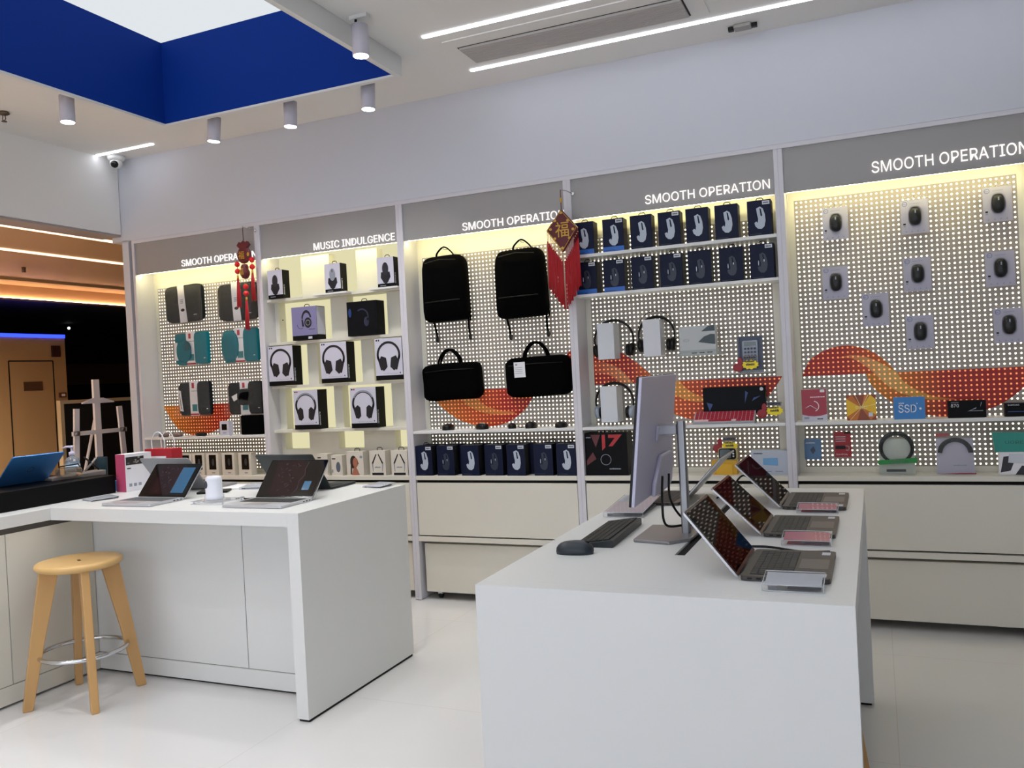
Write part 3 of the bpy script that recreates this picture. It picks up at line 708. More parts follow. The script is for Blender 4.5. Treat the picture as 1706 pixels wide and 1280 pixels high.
# ------------------------------------------------------------------ sleeve bay
def hook(t, x, y, z):
    MB().tube([(x,y,z),(x,y-.03,z),(x,y-.055,z+.006)],.0022,STEEL,6).build('hook', t)
def pad(w, h, d, m, n=10, p=.45, wob=.0, seed=1):
    """soft flat pouch: superellipse outline with a domed front, origin at bottom centre, front to -y"""
    b = MB(); vs = []; fs = []; K = 36; R = 5; rnd = random.Random(seed)
    sg = lambda v, e: math.copysign(abs(v)**e, v)
    ring = []
    for k in range(K):
        q = 2*PI*k/K; ring.append((sg(math.cos(q), .28)*w/2+rnd.uniform(-wob,wob), h/2+sg(math.sin(q), .28)*h/2+rnd.uniform(-wob,wob)))
    prof = [(1,.0),(1.0,-.35),(.985,-.7),(.94,-.93),(.80,-1),(.4,-1.04)]
    for f, yy in prof:
        for x, z in ring: vs.append((x*f, yy*d, h/2+(z-h/2)*f))
    c = len(vs); vs.append((0,-d*1.05,h/2)); c2 = len(vs); vs.append((0,0,h/2))
    for i in range(len(prof)-1):
        for k in range(K): fs.append((i*K+k,(i+1)*K+k,(i+1)*K+(k+1) % K,i*K+(k+1) % K))
    L = (len(prof)-1)*K
    for k in range(K): fs.append((L+k,c,L+(k+1) % K)); fs.append(((k+1) % K,c2,k))
    b.add(vs, [f[::-1] for f in fs], m, True); return b
def bagfilm(t, w, h, y, over=.012, top=.04):
    b = MB(); n = 8; vs = []; fs = []
    for i in range(n+1):
        for j in range(n+1):
            u, v = i/n, j/n
            vs.append((-(w/2+over)+u*(w+2*over), y-.012*math.sin(PI*u)*math.sin(PI*v)**.5-random.uniform(0,.004), -over+v*(h+over+top)))
    for i in range(n):
        for j in range(n): a = i*(n+1)+j; fs.append((a,a+n+1,a+n+2,a+1))
    b.add(vs, fs, FILM, True); return b.build('clear_bag', t)
def sleeve(lab, x, z, w, h, tilt, band=.02, seed=1):
    t = thing('laptop_sleeve', lab, 'laptop sleeve', (x, BY-.006, z), 0, 'laptop sleeves on the perforated panel'); t.rotation_euler = (0, tilt, 0)
    pad(w, h, .035, GREYF, wob=.0015, seed=seed).build('sleeve_body', t)
    b = MB(); b.box(-w*.47,-.0385,h*.66,band-.03,-.037,h*.67,BLACK); b.box(w*.28,-.0385,h*.16,w*.36,-.037,h*.18,PRG); b.build('zip_and_mark', t)
    b = MB(); b.prism([(band-.03,-.004),(band+.042,-.004),(band+.030,h*.5),(band+.022,h+.004),(band-.04,h+.004),(band-.038,h*.5)],-.041,-.039,PAPER)
    b.disc(band+.002,h*.32,.020,.012,-.042,-.041,BLACK,n=8); 
    for k in range(3): b.box(band-.018,-.042,h*.50+.012*k,band+.012,-.041,h*.50+.012*k+.006,PRG)
    b.build('paper_band', t); bagfilm(t, w, h, -.045); hook(t, 0, 0, -.02)
sleeve('charcoal laptop sleeve with white paper band, upper left of the first bay', -4.855, 1.99, .375, .285, -.02, -.0, 1)
sleeve('charcoal laptop sleeve with white paper band behind the small red pendant', -4.335, 1.965, .375, .28, .0, .0, 2)
def packset(lab, x, z, w, h, m, style, seed):
    t = thing('laptop_bag_pack', lab, 'laptop bag', (x, BY-.006, z), 0, 'bagged laptop pouch sets on the perforated panel')
    b = pad(w*.42, h, .022, m, wob=.001, seed=seed); b.build('folded_pouch', t, loc=(w*.285,0,0))
    b = pad(w*.46, h*.97, .014, m, wob=.002, seed=seed+3); b.build('charger_pouch', t, loc=(-w*.27,0,0))
    b = MB(); b.box(-w*.14,-.020,-.004,w*.12,-.016,h+.006,PAPER); b.box(-w*.07,-.021,h*.80,w*.0,-.020,h*.96,RED)
    if style != 'black': b.box(-w*.14,-.021,0,w*.12,-.020,h*.05,RED)
    b.box(-w*.08,-.021,h*.12,w*.07,-.020,h*.32,mat('printed_teal','1f7d84',.5)); b.text('UGREEN', -w*.09, h*.70, w*.17, .008, -.020, PRB, .0006)
    b.build('card_insert', t)
    if style == 'teal_a':
        b = MB(); b.ell(-w*.19,-.030,h*.42,.072,.018,.085,m,p=.8); b.ell(-w*.08,-.040,h*.55,.03,.01,.04,mat('teal_shadow','0a5360',.7)); b.build('cable_pouch', t)
        MB().box(-w*.48,-.027,h*.15,-w*.38,-.024,h*.70,PAPER).build('price_label', t)
    elif style == 'teal_b':
        b = MB(); b.ell(-w*.27,-.024,h*.5,.082,.018,.11,m,p=.8); b.build('cable_pouch', t)
    elif style == 'grey':
        b = MB(); b.prism([(-w*.44,h*.14),(-w*.34,h*.12),(-w*.40,h*.74),(-w*.50,h*.75)],-.026,-.024,PAPER); b.prism([(-w*.405,h*.2),(-w*.39,h*.2),(-w*.44,h*.68),(-w*.455,h*.68)],-.0268,-.026,BLACK); b.build('price_label', t)
    else:
        b = MB(); b.ell(w*.06,-.04,h*.52,.07,.025,.062,BLACKF,p=.6); b.build('cable_pouch', t)
        MB().prism([(-w*.36,h*.55),(-w*.12,h*.68),(-w*.10,h*.52),(-w*.30,h*.40)],-.030,-.028,PAPER).build('price_label', t)
    b = MB(); b.box(w*.36,-.0255,h*.17,w*.40,-.024,h*.19,PAPER); b.build('logo_mark', t)
    bagfilm(t, w, h, -.05); hook(t, 0, 0, h+.05)
packset('teal laptop pouch set in a clear bag, left, below the charcoal sleeves', -4.811, 1.66, .345, .25, TEALF, 'teal_a', 5)
packset('teal laptop pouch set in a clear bag, right, tip of the red pendant above it', -4.335, 1.655, .345, .25, TEALF, 'teal_b', 6)
packset('charcoal laptop pouch set in a clear bag over the orange swirl', -4.805, 1.27, .33, .26, GREYF, 'grey', 7)
packset('black laptop pouch set with a round cable pouch, lower right of the first bay', -4.315, 1.265, .335, .245, BLACKF, 'black', 8)
o = MB().box(-.09,0,0,.09,.05,.142,BLACKF).build('black_case', loc=(-4.215,4.90,1.116), bevel=.004); tag(o,'plain black box standing at the right end of the first bay shelf','box')
def fd(b, w, h): b.box(-w*.28,-.0008,h*.38,w*.28,0,h*.80,BLACKG); b.box(-w*.2,-.0008,h*.14,w*.2,0,h*.22,PRG)
small_box('earbud_box','tiny white box with a black window beside the plain black box','gadget box',-4.435,1.116,.085,.105,.05,fd,y=4.87)
def mouse(name, lab, loc, rz, m, top=None, L=.105, w=.062, h=.034, group=None):
    t = thing(name, lab, 'mouse', loc, rz, group)
    b = MB(); b.ell(0,0,.012,w/2,L/2,h-.012,m,20,12,.8,cut=.0); b.build('mouse_shell', t)
    b = MB(); b.ell(0,-L*.26,h*.80,.0035,.012,.006,top or BLACK,10,8); b.build('scroll_wheel', t)
    if top: MB().ell(0,.0,.016,w*.42,L*.44,h-.0145,top,20,12,.85,cut=.014).build('mouse_cover', t)
    return t
g = 'display mice on the shelves'
mouse('computer_mouse','brownish grey display mouse on the first bay shelf, left one behind the bag handles',(-5.03,4.87,1.116),1.3,mat('taupe_plastic','6a5a58',.4),group=g,h=.028)
mouse('computer_mouse','brownish grey display mouse under the orange swirl in the first bay',(-4.89,4.87,1.116),1.2,mat('taupe_plastic','6a5a58',.4),mat('beige_plastic','a89080',.4),group=g,h=.026)
mouse('computer_mouse','black display mouse right of the taupe one in the first bay',(-4.66,4.87,1.116),1.4,BLACK,group=g,h=.026)
# window phones boxes at the bottom
def fe(b, w, h): b.box(-w*.25,-.0008,h*.27,w*.33,0,h*.93,BLACKG); b.disc(w*.08,h*.6,w*.10,h*.16,-.0014,-.0008,mat('printed_dark_grey','23262e',.45)); b.box(-w*.05,-.0008,h*.10,w*.2,0,h*.15,PRG)
for i, x in enumerate((-4.93,-4.80,-4.675,-4.541,-4.390,-4.235)):
    small_box('gadget_box', 'ivory box with tall black window on the first bay base, %s from left' % ORD[i], 'gadget box', x, .822, .115, .165, .06, fe, 'window boxes on the base shelf of the first bay', m=BUDC)

# ------------------------------------------------------------------ backpack bay
def backpack(lab, x, z, w, h, lean, handle_dx, seed):
    t = thing('backpack', lab, 'backpack', (x, BY-.01, z), 0, 'black backpacks on the perforated panel'); t.rotation_euler = (0, lean, 0)
    rnd = random.Random(seed); b = MB(); vs = []; fs = []; K = 40
    out = []
    for k in range(K):
        q = 2*PI*k/K; c, s_ = math.cos(q), math.sin(q)
        e = .22 if s_ < 0 else .34
        zz = h/2+math.copysign(abs(s_)**e, s_)*h/2; xx = math.copysign(abs(c)**e, c)*w/2*(1-.03*(zz/h)**3)
        out.append((xx+rnd.uniform(-.002,.002), zz))
    pr = [(1,0),(1.01,-.5),(.985,-.82),(.90,-1),(.45,-1.08)]
    for f, yy in pr:
        for px, pz in out: vs.append((px*f, yy*.10*(1-.15*(pz/h)), h/2+(pz-h/2)*f))
    c = len(vs); vs.append((0,-.108,h/2))
    for i in range(len(pr)-1):
        for k in range(K): fs.append((i*K+k,i*K+(k+1) % K,(i+1)*K+(k+1) % K,(i+1)*K+k))
    L = (len(pr)-1)*K
    for k in range(K): fs.append((L+k,L+(k+1) % K,c))
    fs.append(tuple(range(K))[::-1])
    b.add(vs, fs, BLACKF, True); b.build('pack_body', t)
    b = MB(); b.tube([(-w*.40,-.106,h*.30),(0,-.112,h*.30),(w*.40,-.106,h*.30)],.004,BLACK,6); b.build('zip', t); b = MB(); b.tube([(-w*.36,-.098,h*.90),(0,-.106,h*.93),(w*.36,-.098,h*.90)],.003,BLACK,6); b.build('zip', t)
    b = MB(); b.tube(catmull([(handle_dx-.062,-.04,h-.008),(handle_dx-.05,-.05,h+.02),(handle_dx-.01,-.052,h+.052),(handle_dx+.02,-.052,h+.05),(handle_dx+.058,-.05,h+.015),(handle_dx+.068,-.04,h-.01)]),.0065,BLACKF,8,flat=.6); b.build('top_handle', t)
    for s, sx in ((-1,-w*.33),(1,w*.44)):
        b = MB(); b.tube(catmull([(sx,-.02,.10),(sx+s*.008,-.03,.02),(sx+.006,-.03,-.06),(sx+.014,-.03,-.135)]),.0075,BLACKF,8,flat=.4); b.box(sx+.004,-.042,-.13,sx+.022,-.022,-.10,BLACK); b.build('shoulder_strap', t)
    b = MB(); b.tube(catmull([(w*.47,-.03,.06),(w*.52,-.03,.02),(w*.50,-.03,-.01)]),.005,BLACKF); b.build('buckle_loop', t)
    MB().tube([(handle_dx,-.06,h+.05),(handle_dx,-.06,h+.044),(handle_dx,.0,h+.044)],.003,STEEL,6).build('hook', t)
backpack('black backpack hanging at the left of the backpack bay', -2.572, 1.83, .315, .432, -.025, .01, 3)
backpack('black backpack hanging at the right of the backpack bay, next to the diamond pendant', -2.035, 1.815, .335, .435, -.015, .02, 4)
def briefcase(lab, x, z, w, h, lean, tagd, seed):
    t = thing('briefcase', lab, 'laptop bag', (x, BY-.012, z), 0, 'black laptop briefcases on the perforated panel'); t.rotation_euler = (0, lean, 0)
    b = pad(w, h, .07, BLACKF, wob=.003, seed=seed); b.build('case_body', t)
    b = MB(); b.tube([(-w*.42,-.0715,h*.80),(0,-.0745,h*.82),(w*.42,-.0715,h*.80)],.003,BLACK,6); b.build('zip', t)
    for y in (-.055, -.022):
        b = MB(); b.tube(catmull([(-.085,y,h-.03),(-.07,y,h+.03),(-.035,y,h+.075),(.0,y,h+.088),(.035,y,h+.075),(.07,y,h+.03),(.085,y,h-.03)]),.008,BLACKF,8,flat=.55); b.build('carry_handle', t)
    if tagd:
        b = MB(); b.box(-.142,-.078,h*.50,-.066,-.076,h*.88,PAPER); b.disc(-.125,h*.82,.008,.006,-.0786,-.078,PRG,n=12)
        for k in range(4): b.box(-.136,-.0786,h*.74-k*.012,-.085,-.078,h*.75-k*.012,PRG)
        b.build('swing_tag', t)
briefcase('plain black laptop briefcase hanging at the lower left of the backpack bay', -2.565, 1.308, .425, .245, -.03, False, 9)
briefcase('black laptop briefcase with a white swing tag, lower right of the backpack bay', -1.955, 1.31, .435, .255, -.02, True, 10)
g = 'display mice on the shelves'
mouse('computer_mouse','black gaming mouse at the left of the backpack bay shelf',(-2.575,4.88,1.116),.1,BLACK,group=g,w=.072,h=.042)
mouse('computer_mouse','silver grey gaming mouse with black front on the backpack bay shelf',(-2.33,4.88,1.116),.9,BLACK,mat('silver_plastic','9aa4b0',.35),group=g,w=.072,h=.040)
CORDED = mouse('computer_mouse','small black travel mouse joined by its cord, middle of the backpack bay shelf',(-2.12,4.88,1.116),.4,BLACK,group=g,w=.055,L=.08,h=.034)
mouse('computer_mouse','taller black gaming mouse right of the corded travel mouse',(-1.99,4.88,1.116),.1,BLACK,group=g,w=.070,h=.042)
mouse('computer_mouse','black rounded mouse at the right end of the backpack bay shelf',(-1.79,4.88,1.116),.1,BLACK,group=g,w=.075,h=.037)
o = MB().tube(catmull([(-.04,0,.012),(-.01,-.01,.006),(.02,.0,.006),(.05,.0,.014)]),.0025,BLACK,6).build('mouse_cord', parent=CORDED, loc=(.06,-.01,0))

# ------------------------------------------------------------------ red pendants
REDT = mat('red_tassel', 'a8101c', .6, noise=.2, nscale=60); REDB = mat('red_bead', 'd0141c', .25); BROC = mat('maroon_brocade', '5a1018', .5, noise=.4, nscale=50)
def tassel(b, x, y, z0, z1, w, n=9, m=REDT, seed=0):
    rnd = random.Random(seed)
    for k in range(n):
        u = -1+2*k/(n-1); e = z1+rnd.uniform(-.006,.006)
        b.tube([(x+u*w*.18,y,z0),(x+u*w*.4,y+rnd.uniform(-.003,.003),(z0+z1)/2),(x+u*w*.5,y+rnd.uniform(-.004,.004),e)],.0024 if n < 20 else .002,m,5)
def wallhook(t, z):
    MB().tube([(.055,.06,z-.02),(.03,.02,z-.006),(0,0,z),(0,-.004,z+.01)],.003,CHROME,6).build('hook', t)
    MB().ell(.055,.06,z-.02,.012,.006,.012,CHROME).build('hook_plate', t)
t = thing('pendant_ornament', 'small red gourd shaped lucky pendant with three tassels, left', 'pendant', (-4.066, 4.755, 1.87), 0, 'red lucky pendants')
wallhook(t, .727)
MB().tube([(0,0,.727),(0,0,.63)],.0025,BROC,6).build('cord', t)
b = MB(); b.prism([(-.055,.60),(-.035,.625),(-.02,.612),(0,.63),(.02,.612),(.035,.625),(.055,.60),(.03,.575),(-.03,.575)],-.012,.012,BROC); b.ell(0,0,.530,.062,.016,.062,BROC,24,12); b.build('pouch_plaque', t, bevel=.002)
b = MB(); b.text('福', -.036, .50, .05, .056, -.0165, GOLD, .002); b.disc(.045,.53,.009,.014,-.015,-.010,GOLD); b.build('gold_character', t)
b = MB(); b.lathe([(0,.36),(.020,.365),(.034,.39),(.036,.41),(.026,.428),(.028,.445),(.020,.463),(0,.468)],BROC); b.build('gourd_plaque', t)
b = MB(); b.text('福', -.02, .385, .038, .05, -.0372, GOLD, .002); b.build('gold_character', t)
for x, zs, zt, zb in ((-.066,(.47,.42),.385,.165),(.066,(.49,.44),.41,.20),(0,(.305,.258),.225,.0)):
    b = MB()
    for z in zs: b.ell(x,0,z,.0195,.0195,.0195,REDB)
    b.tube([(x,0,zs[0]+.03),(x,0,zt)],.002,BROC,6); b.build('beads', t)
    b = MB(); b.lathe([(.007,zt-.015),(.008,zt+.006)],GOLD,10,(x,0)); b.build('gold_cap', t)
    b = MB(); tassel(b, x, 0, zt-.01, zb, .036, 11, seed=int(x*100)+9); b.build('tassel', t)
t = thing('pendant_ornament', 'large diamond shaped maroon lucky pendant with a curtain of red tassels, right', 'pendant', (-1.668, 4.735, 1.82), 0, 'red lucky pendants')
wallhook(t, .716)
MB().tube([(0,0,.716),(.0,0,.60)],.003,BROC,6).build('cord', t); MB().ell(0,0,.655,.008,.008,.016,GOLD).build('gold_bead', t)
b = MB(); b.prism([(0,.345),(.098,.482),(0,.60),(-.098,.482)],-.011,.011,BROC); b.build('diamond_plaque', t, bevel=.003)
b = MB(); b.text('福', -.040, .435, .085, .09, -.0112, GOLD, .003); b.build('gold_character', t)
b = MB()
for (u, v) in ((-.07,.487),(.07,.475),(0,.578),(0,.37),(-.04,.535),(.04,.53),(-.045,.43),(.045,.425)): b.disc(u,v,.009,.008,-.0125,-.0112,GOLD,n=8)
for p, q in (((0,.345),(.098,.482)),((.098,.482),(0,.60)),((0,.60),(-.098,.482)),((-.098,.482),(0,.345))): b.tube([(p[0]*.93,-.012,.472+(p[1]-.472)*.93),(q[0]*.93,-.012,.472+(q[1]-.472)*.93)],.0018,GOLD,5)
b.build('gold_trim', t)
N = 23
for k in range(N):
    u = -1+2*k/(N-1); x = u*.096
    if abs(u) < .03: continue
    top = .345+.137*abs(u)-.012; bot = .135*abs(u)**1.1+(.01 if k % 2 else 0)
    b = MB(); b.ell(x,0,top-.012,.0035,.0035,.004,mat('pale_bead','c8a878',.4),8,6); tassel(b, x, 0, top-.05, bot, .009, 3, seed=k); b.tube([(x,0,top+.012),(x,0,top-.05)],.0012,REDT,5); b.build('tassel', t)

# ------------------------------------------------------------------ mouse-box bay, lower part
def headset(lab, x, z, cup, band, wire=False, dxh=0, rb=.118, bw=.104, bh=.218):
    s = thing('display_block', 'white block stand holding the '+lab.replace(' at the upper left of the mouse box bay',' at upper left').replace(', second from the left in the mouse box bay','').replace(' left of the big monitor, below the black pair',' beside the monitor'), 'display stand', (x, BY, z), 0, 'white block stands for headphones')
    MB().box(-bw/2,-.125,0,bw/2,-.0,bh,mat('matt_white_block','cfd2d8',.5)).build('block', s, bevel=.003)
    t = thing('headphones', lab, 'headphones', (x+dxh, BY-.05, z), 0, 'headphones shown on white blocks')
    cz = bh-rb+.018
    b = MB()
    pts = [(rb*math.cos(q), 0, cz+rb*math.sin(q)) for q in [PI*(-.12)+PI*1.24*k/28 for k in range(29)]]
    b.tube(pts,[.004+.005*math.sin(PI*k/28) for k in range(29)],band,8,flat=2.2); b.build('headband', t)
    if wire:
        b = MB(); b.tube([(rb*1.02*math.cos(q), .0, cz+.035+(rb*1.0)*math.sin(q)) for q in [PI*(.02)+PI*.96*k/20 for k in range(21)]],.002,BLACK,6); b.build('wire_bow', t)
    for sg in (-1, 1):
        b = MB(); X = Matrix.Translation((sg*(rb-.012),0,cz-.06)) @ Matrix.Rotation(sg*.12,4,'Y') @ Matrix.Rotation(PI/2,4,'Y')
        b.X = X; b.lathe([(0,-.016),(.034,-.014),(.040,-.006),(.040,.008),(.034,.016),(0,.018)], cup, 24); b.build('ear_cup', t)
        b = MB(); b.X = Matrix.Translation((sg*(rb-.034),0,cz-.062)) @ Matrix.Rotation(PI/2,4,'Y'); b.lathe([(0,-.012),(.036,-.010),(.038,0),(.034,.012),(0,.013)], BLACK, 20); b.build('ear_pad', t)
headset('black over-ear headphones at the upper left of the mouse box bay', -1.478, 1.518, BLACK, BLACKG, False, .03, .122)
headset('black headphones with a wire bow, second from the left in the mouse box bay', -1.197, 1.520, BLACK, BLACK, True, .012, .108)
headset('silver grey over-ear headphones left of the big monitor, below the black pair', -1.478, 1.138, mat('silver_plastic','9aa4b0',.35), BLACK, False, .015, .118)
MB_ = MB
def bracket(x, w, z, lab):
    t = thing('acrylic_shelf', lab, 'shelf', (x, BY, z), 0, 'small clear shelves clipped to the perforated panel')
    b = MB(); b.box(-w/2,-.12,0,w/2,0,.005,mat('frosted_acrylic','d9dbd2',.3)); b.build('ledge', t)
    b = MB(); b.box(-w/2,-.123,0,w/2,-.12,.018,ACRY); b.box(-w/2,-.004,0,w/2,0,.05,ACRY); b.build('lip', t)
bracket(-.925,.27,1.508,'small frosted shelf under the white drive box')
bracket(-.655,.25,1.394,'small frosted shelf under the calculator')
t = thing('drive_box', 'white box with dark triangle print on the small frosted shelf', 'product box', (-.93, 4.893, 1.513), -.06)
b = MB(); b.box(-.11,0,0,.10,.06,.17,mat('pale_grey_carton','b6babb',.45)); b.box(-.11,-.0006,0,.10,0,.03,mat('grey_carton_band','9aa19e',.45))
b.prism([(.098,.058),(.0,.075),(.035,.105),(.075,.118),(.098,.115)],-.0014,-.0006,mat('slate_print','36464e',.4)); b.prism([(.098,.135),(.02,.135),(.06,.165),(.098,.168)],-.0012,0,mat('slate_print','36464e',.4))
b.disc(-.07,.088,.018,.009,-.0010,0,PRG,n=16); b.disc(-.07,.088,.015,.007,-.0014,-.001,mat('pale_grey_carton','b6babb',.45),n=16); b.text('DELL', -.081, .0855, .022, .005, -.0014, PRG, .0004)
for k in range(3): b.box(-.04+.045*k,-.0012,.010,-.01+.045*k,-.0006,.016,PRB)
b.build('carton', t)
t = thing('boxed_calculator', 'blue grey boxed calculator with price burst standing on a small clear shelf', 'calculator', (-.642, 4.89, 1.399))
b = MB(); b.box(-.067,.012,0,.067,.04,.205,mat('slate_blue_carton','39435a',.4)); b.box(-.067,.004,.0,-.055,.012,.205,mat('slate_blue_carton','39435a',.4)); b.box(.055,.004,0,.067,.012,.205,mat('slate_blue_carton','39435a',.4)); b.build('carton', t)
b = MB(); b.rrect(-.042,.03,.042,.180,.008,.0,.010,mat('calculator_grey','8b93a6',.35)); b.rrect(-.032,.150,.032,.171,.003,-.001,0,mat('lcd_green','5f6e6a',.2))
for r in range(5):
    for c in range(4): b.disc(-.026+c*.0175,.134-r*.02,.0068,.0062,-.003,0,mat('button_dark','22252e',.4),n=10)
b.build('calculator', t); hang_tab(t, 0, .02, .205, .05)
def burst(lab, x, y, z, s=1.0, txt='¥99'):
    t = thing('price_burst', lab, 'price sign', (x, y, z), 0, 'hand written price bursts')
    b = MB(); n = 22; pts = [((.052 if k % 2 else .042)*s*math.cos(2*PI*k/n)+.025*s, .042*s+(.030 if k % 2 else .023)*s*math.sin(2*PI*k/n)) for k in range(n)]
    b.prism(pts, 0, .002, YEL); b.text(txt, -.0*s, .036*s, .05*s, .016*s, 0, PRB, .0006); b.text('限时', -.002*s, .055*s, .05*s, .011*s, 0, PRB, .0006); b.build('yellow_burst', t)
    b = MB(); b.ell(-.047*s,-.001,.028*s,.030*s,.002,.026*s,mat('red_card','8e0f1c',.45)); b.ell(-.033*s,-.001,.062*s,.015*s,.002,.026*s,mat('red_card','8e0f1c',.45)); b.build('red_fist', t)
    b = MB(); b.prism([(-.018*s,.074*s),(.062*s,.070*s),(.066*s,.094*s),(-.012*s,.098*s)],.0,.0015,mat('grey_card','77747a',.5)); b.text('STRONG', -.012*s, .076*s, .07*s, .016*s, -.0002, PRB, .0008); b.build('top_card', t)
burst('yellow and red price burst leaning on the boxed calculator', -.665, 4.868, 1.403, .95)
burst('yellow and red price burst beside the red keyboard', -.545, 4.86, 1.14, .95, '¥138')
burst('yellow and red price burst behind the little retro television', -.805, 4.90, .945, .95, '¥159')
# keyboard box + keyboard
t = thing('keyboard_box', 'large black boxed gaming keyboard with blue glints on the lower panel shelf', 'product box', (-.75, 4.93, 1.165))
b = MB(); b.box(-.175,0,0,.175,.05,.155,BCT); b.box(-.168,-.0006,.006,.168,0,.149,mat('midnight_carton','05080f',.5,spec=.15)); b.disc(.155,.138,.010,.010,-.0012,0,STK,n=14)
for p in (((-.14,.02),(-.12,.06),(-.155,.07)),((.06,.06),(.08,.12),(.065,.13)),((.10,.07),(.15,.10),(.11,.09))): b.prism(list(p),-.0012,-.0006,mat('blue_glint','173a78',.4))
b.build('carton', t)
def keys(b, x0, x1, y0, y1, rows, cols, z, hh, m, gap=.0028, wide=None):
    rw = (y1-y0)/rows
    for r in range(rows):
        if r == 0 and wide:
            ws = wide
        else: ws = [1]*cols
        tot = sum(ws); x = x0
        for k in ws:
            wd = (x1-x0)*k/tot
            b.box(x+gap/2, y0+r*rw+gap/2, z, x+wd-gap/2, y0+(r+1)*rw-gap/2, z+hh, m(r, x) if callable(m) and not isinstance(m, bpy.types.Material) else m)
            x += wd
PKR = mat('backlit_red_keys', '6a1626', .4, emit='ff3a50', es=.12); PKW = mat('backlit_white_keys', 'b89aa0', .4, emit='ffd0d0', es=.18)
t = thing('gaming_keyboard', 'keyboard with red and pink lit keys lying in front of its black box', 'keyboard', (-.80, 4.882, 1.117), .0); t.rotation_euler = (.42,0,0); t.location.z = 1.139
b = MB(); b.prism([(-.055,0),(.05,0),(.05,.026),(-.055,.012)],-.17,.17,mat('keyboard_tray','aeb0b6',.35),'x'); b.build('case', t)
rk = random.Random(4); b = MB(); b.X = Matrix.Translation((0,0,.013)) @ Matrix.Rotation(.13,4,'X')
keys(b,-.165,.165,-.048,.05,5,15,0,.008,lambda r,x: PKW if (r == 0 and (x < -.1 or -.0 < x < .05)) else PKR,.003,[1.3,1.2,1.2,6,1.2,1.2,1.2,1,1]); b.build('keycaps', t)
b = MB(); b.tube(catmull([(.02,-.05,.0),(.0,-.06,-.03),(-.03,-.058,-.045),(.04,-.056,-.02),(.05,-.058,-.03)]),.0022,BLACK,6); b.build('usb_cord', t)
# retro television and yellow box
t = thing('yellow_box', 'yellow box standing on the base shelf under the retro television', 'product box', (-.81, 4.885, .822))
MB().box(-.075,0,0,.065,.06,.082,mat('amber_carton','c99a12',.45)).build('carton', t); MB().box(-.05,-.004,0,.04,0,.06,mat('amber_flap','d8a81c',.45)).build('front_flap', t)
t = thing('retro_speaker', 'little black and cream retro television speaker on the yellow box', 'speaker', (-.795, 4.89, .905))
b = MB(); b.rrect(-.052,0,.052,.07,.018,0,.04,mat('cream_plastic','c8b86a',.4)); b.rrect(-.049,.004,.049,.067,.016,-.003,0,BLACKG); b.build('cabinet', t)
b = MB(); b.rrect(-.042,.011,.020,.060,.010,-.005,-.003,mat('grey_screen','46545a',.15)); b.build('screen', t)
for k in range(3): MB().ell(.034,-.005,.022+k*.015,.005,.003,.005,PAPER,10,8).build('knob', t)
t = thing('router_box', 'pale box with light blue print right of the retro television', 'product box', (-.565, 4.885, .822))
b = MB(); b.box(-.10,0,0,.10,.07,.135,mat('pale_blue_grey_carton','b4bdcc',.45)); b.prism([(-.035,.055),(.045,.05),(.045,.095),(-.035,.092)],-.0008,0,mat('light_blue_print','6fa2cf',.4)); b.text('TP-LINK', -.085, .115, .05, .008, 0, PRB, .0006)
for k in range(2): b.box(-.03+k*.06,-.0008,.015,.01+k*.06,0,.021,PRG)
b.build('carton', t)
t = thing('headset_box', 'big black box with red streaks and a round ring print beside the monitor', 'product box', (-1.505, 4.85, .822))
b = MB(); b.box(-.135,0,0,.135,.12,.255,BCT)
RS = mat('red_streak','b01820',.4); RD = mat('dark_red_streak','5a1016',.4)
b.prism([(.02,.175),(.045,.175),(.105,.245),(.02,.245),(.02,.225),(.06,.225)],-.0008,0,RS); b.prism([(-.06,.17),(-.03,.245),(-.09,.245)],-.0008,0,RD); b.prism([(-.12,.06),(-.06,.10),(-.08,.14),(-.12,.09)],-.0008,0,RD); b.prism([(-.02,.15),(.0,.17),(-.0,.245),(-.02,.245)],-.0008,0,RS)
b.arc(.0,.095,.030,.033,0,2*PI,-.0014,0,PRG,24); b.text('HYPERX', .02, .035, .07, .010, 0, PRG, .0006); b.text('ROG', -.12, .225, .03, .009, 0, PRG, .0006)
b.build('carton', t); hang_tab(t, 0, .06, .255, .04)

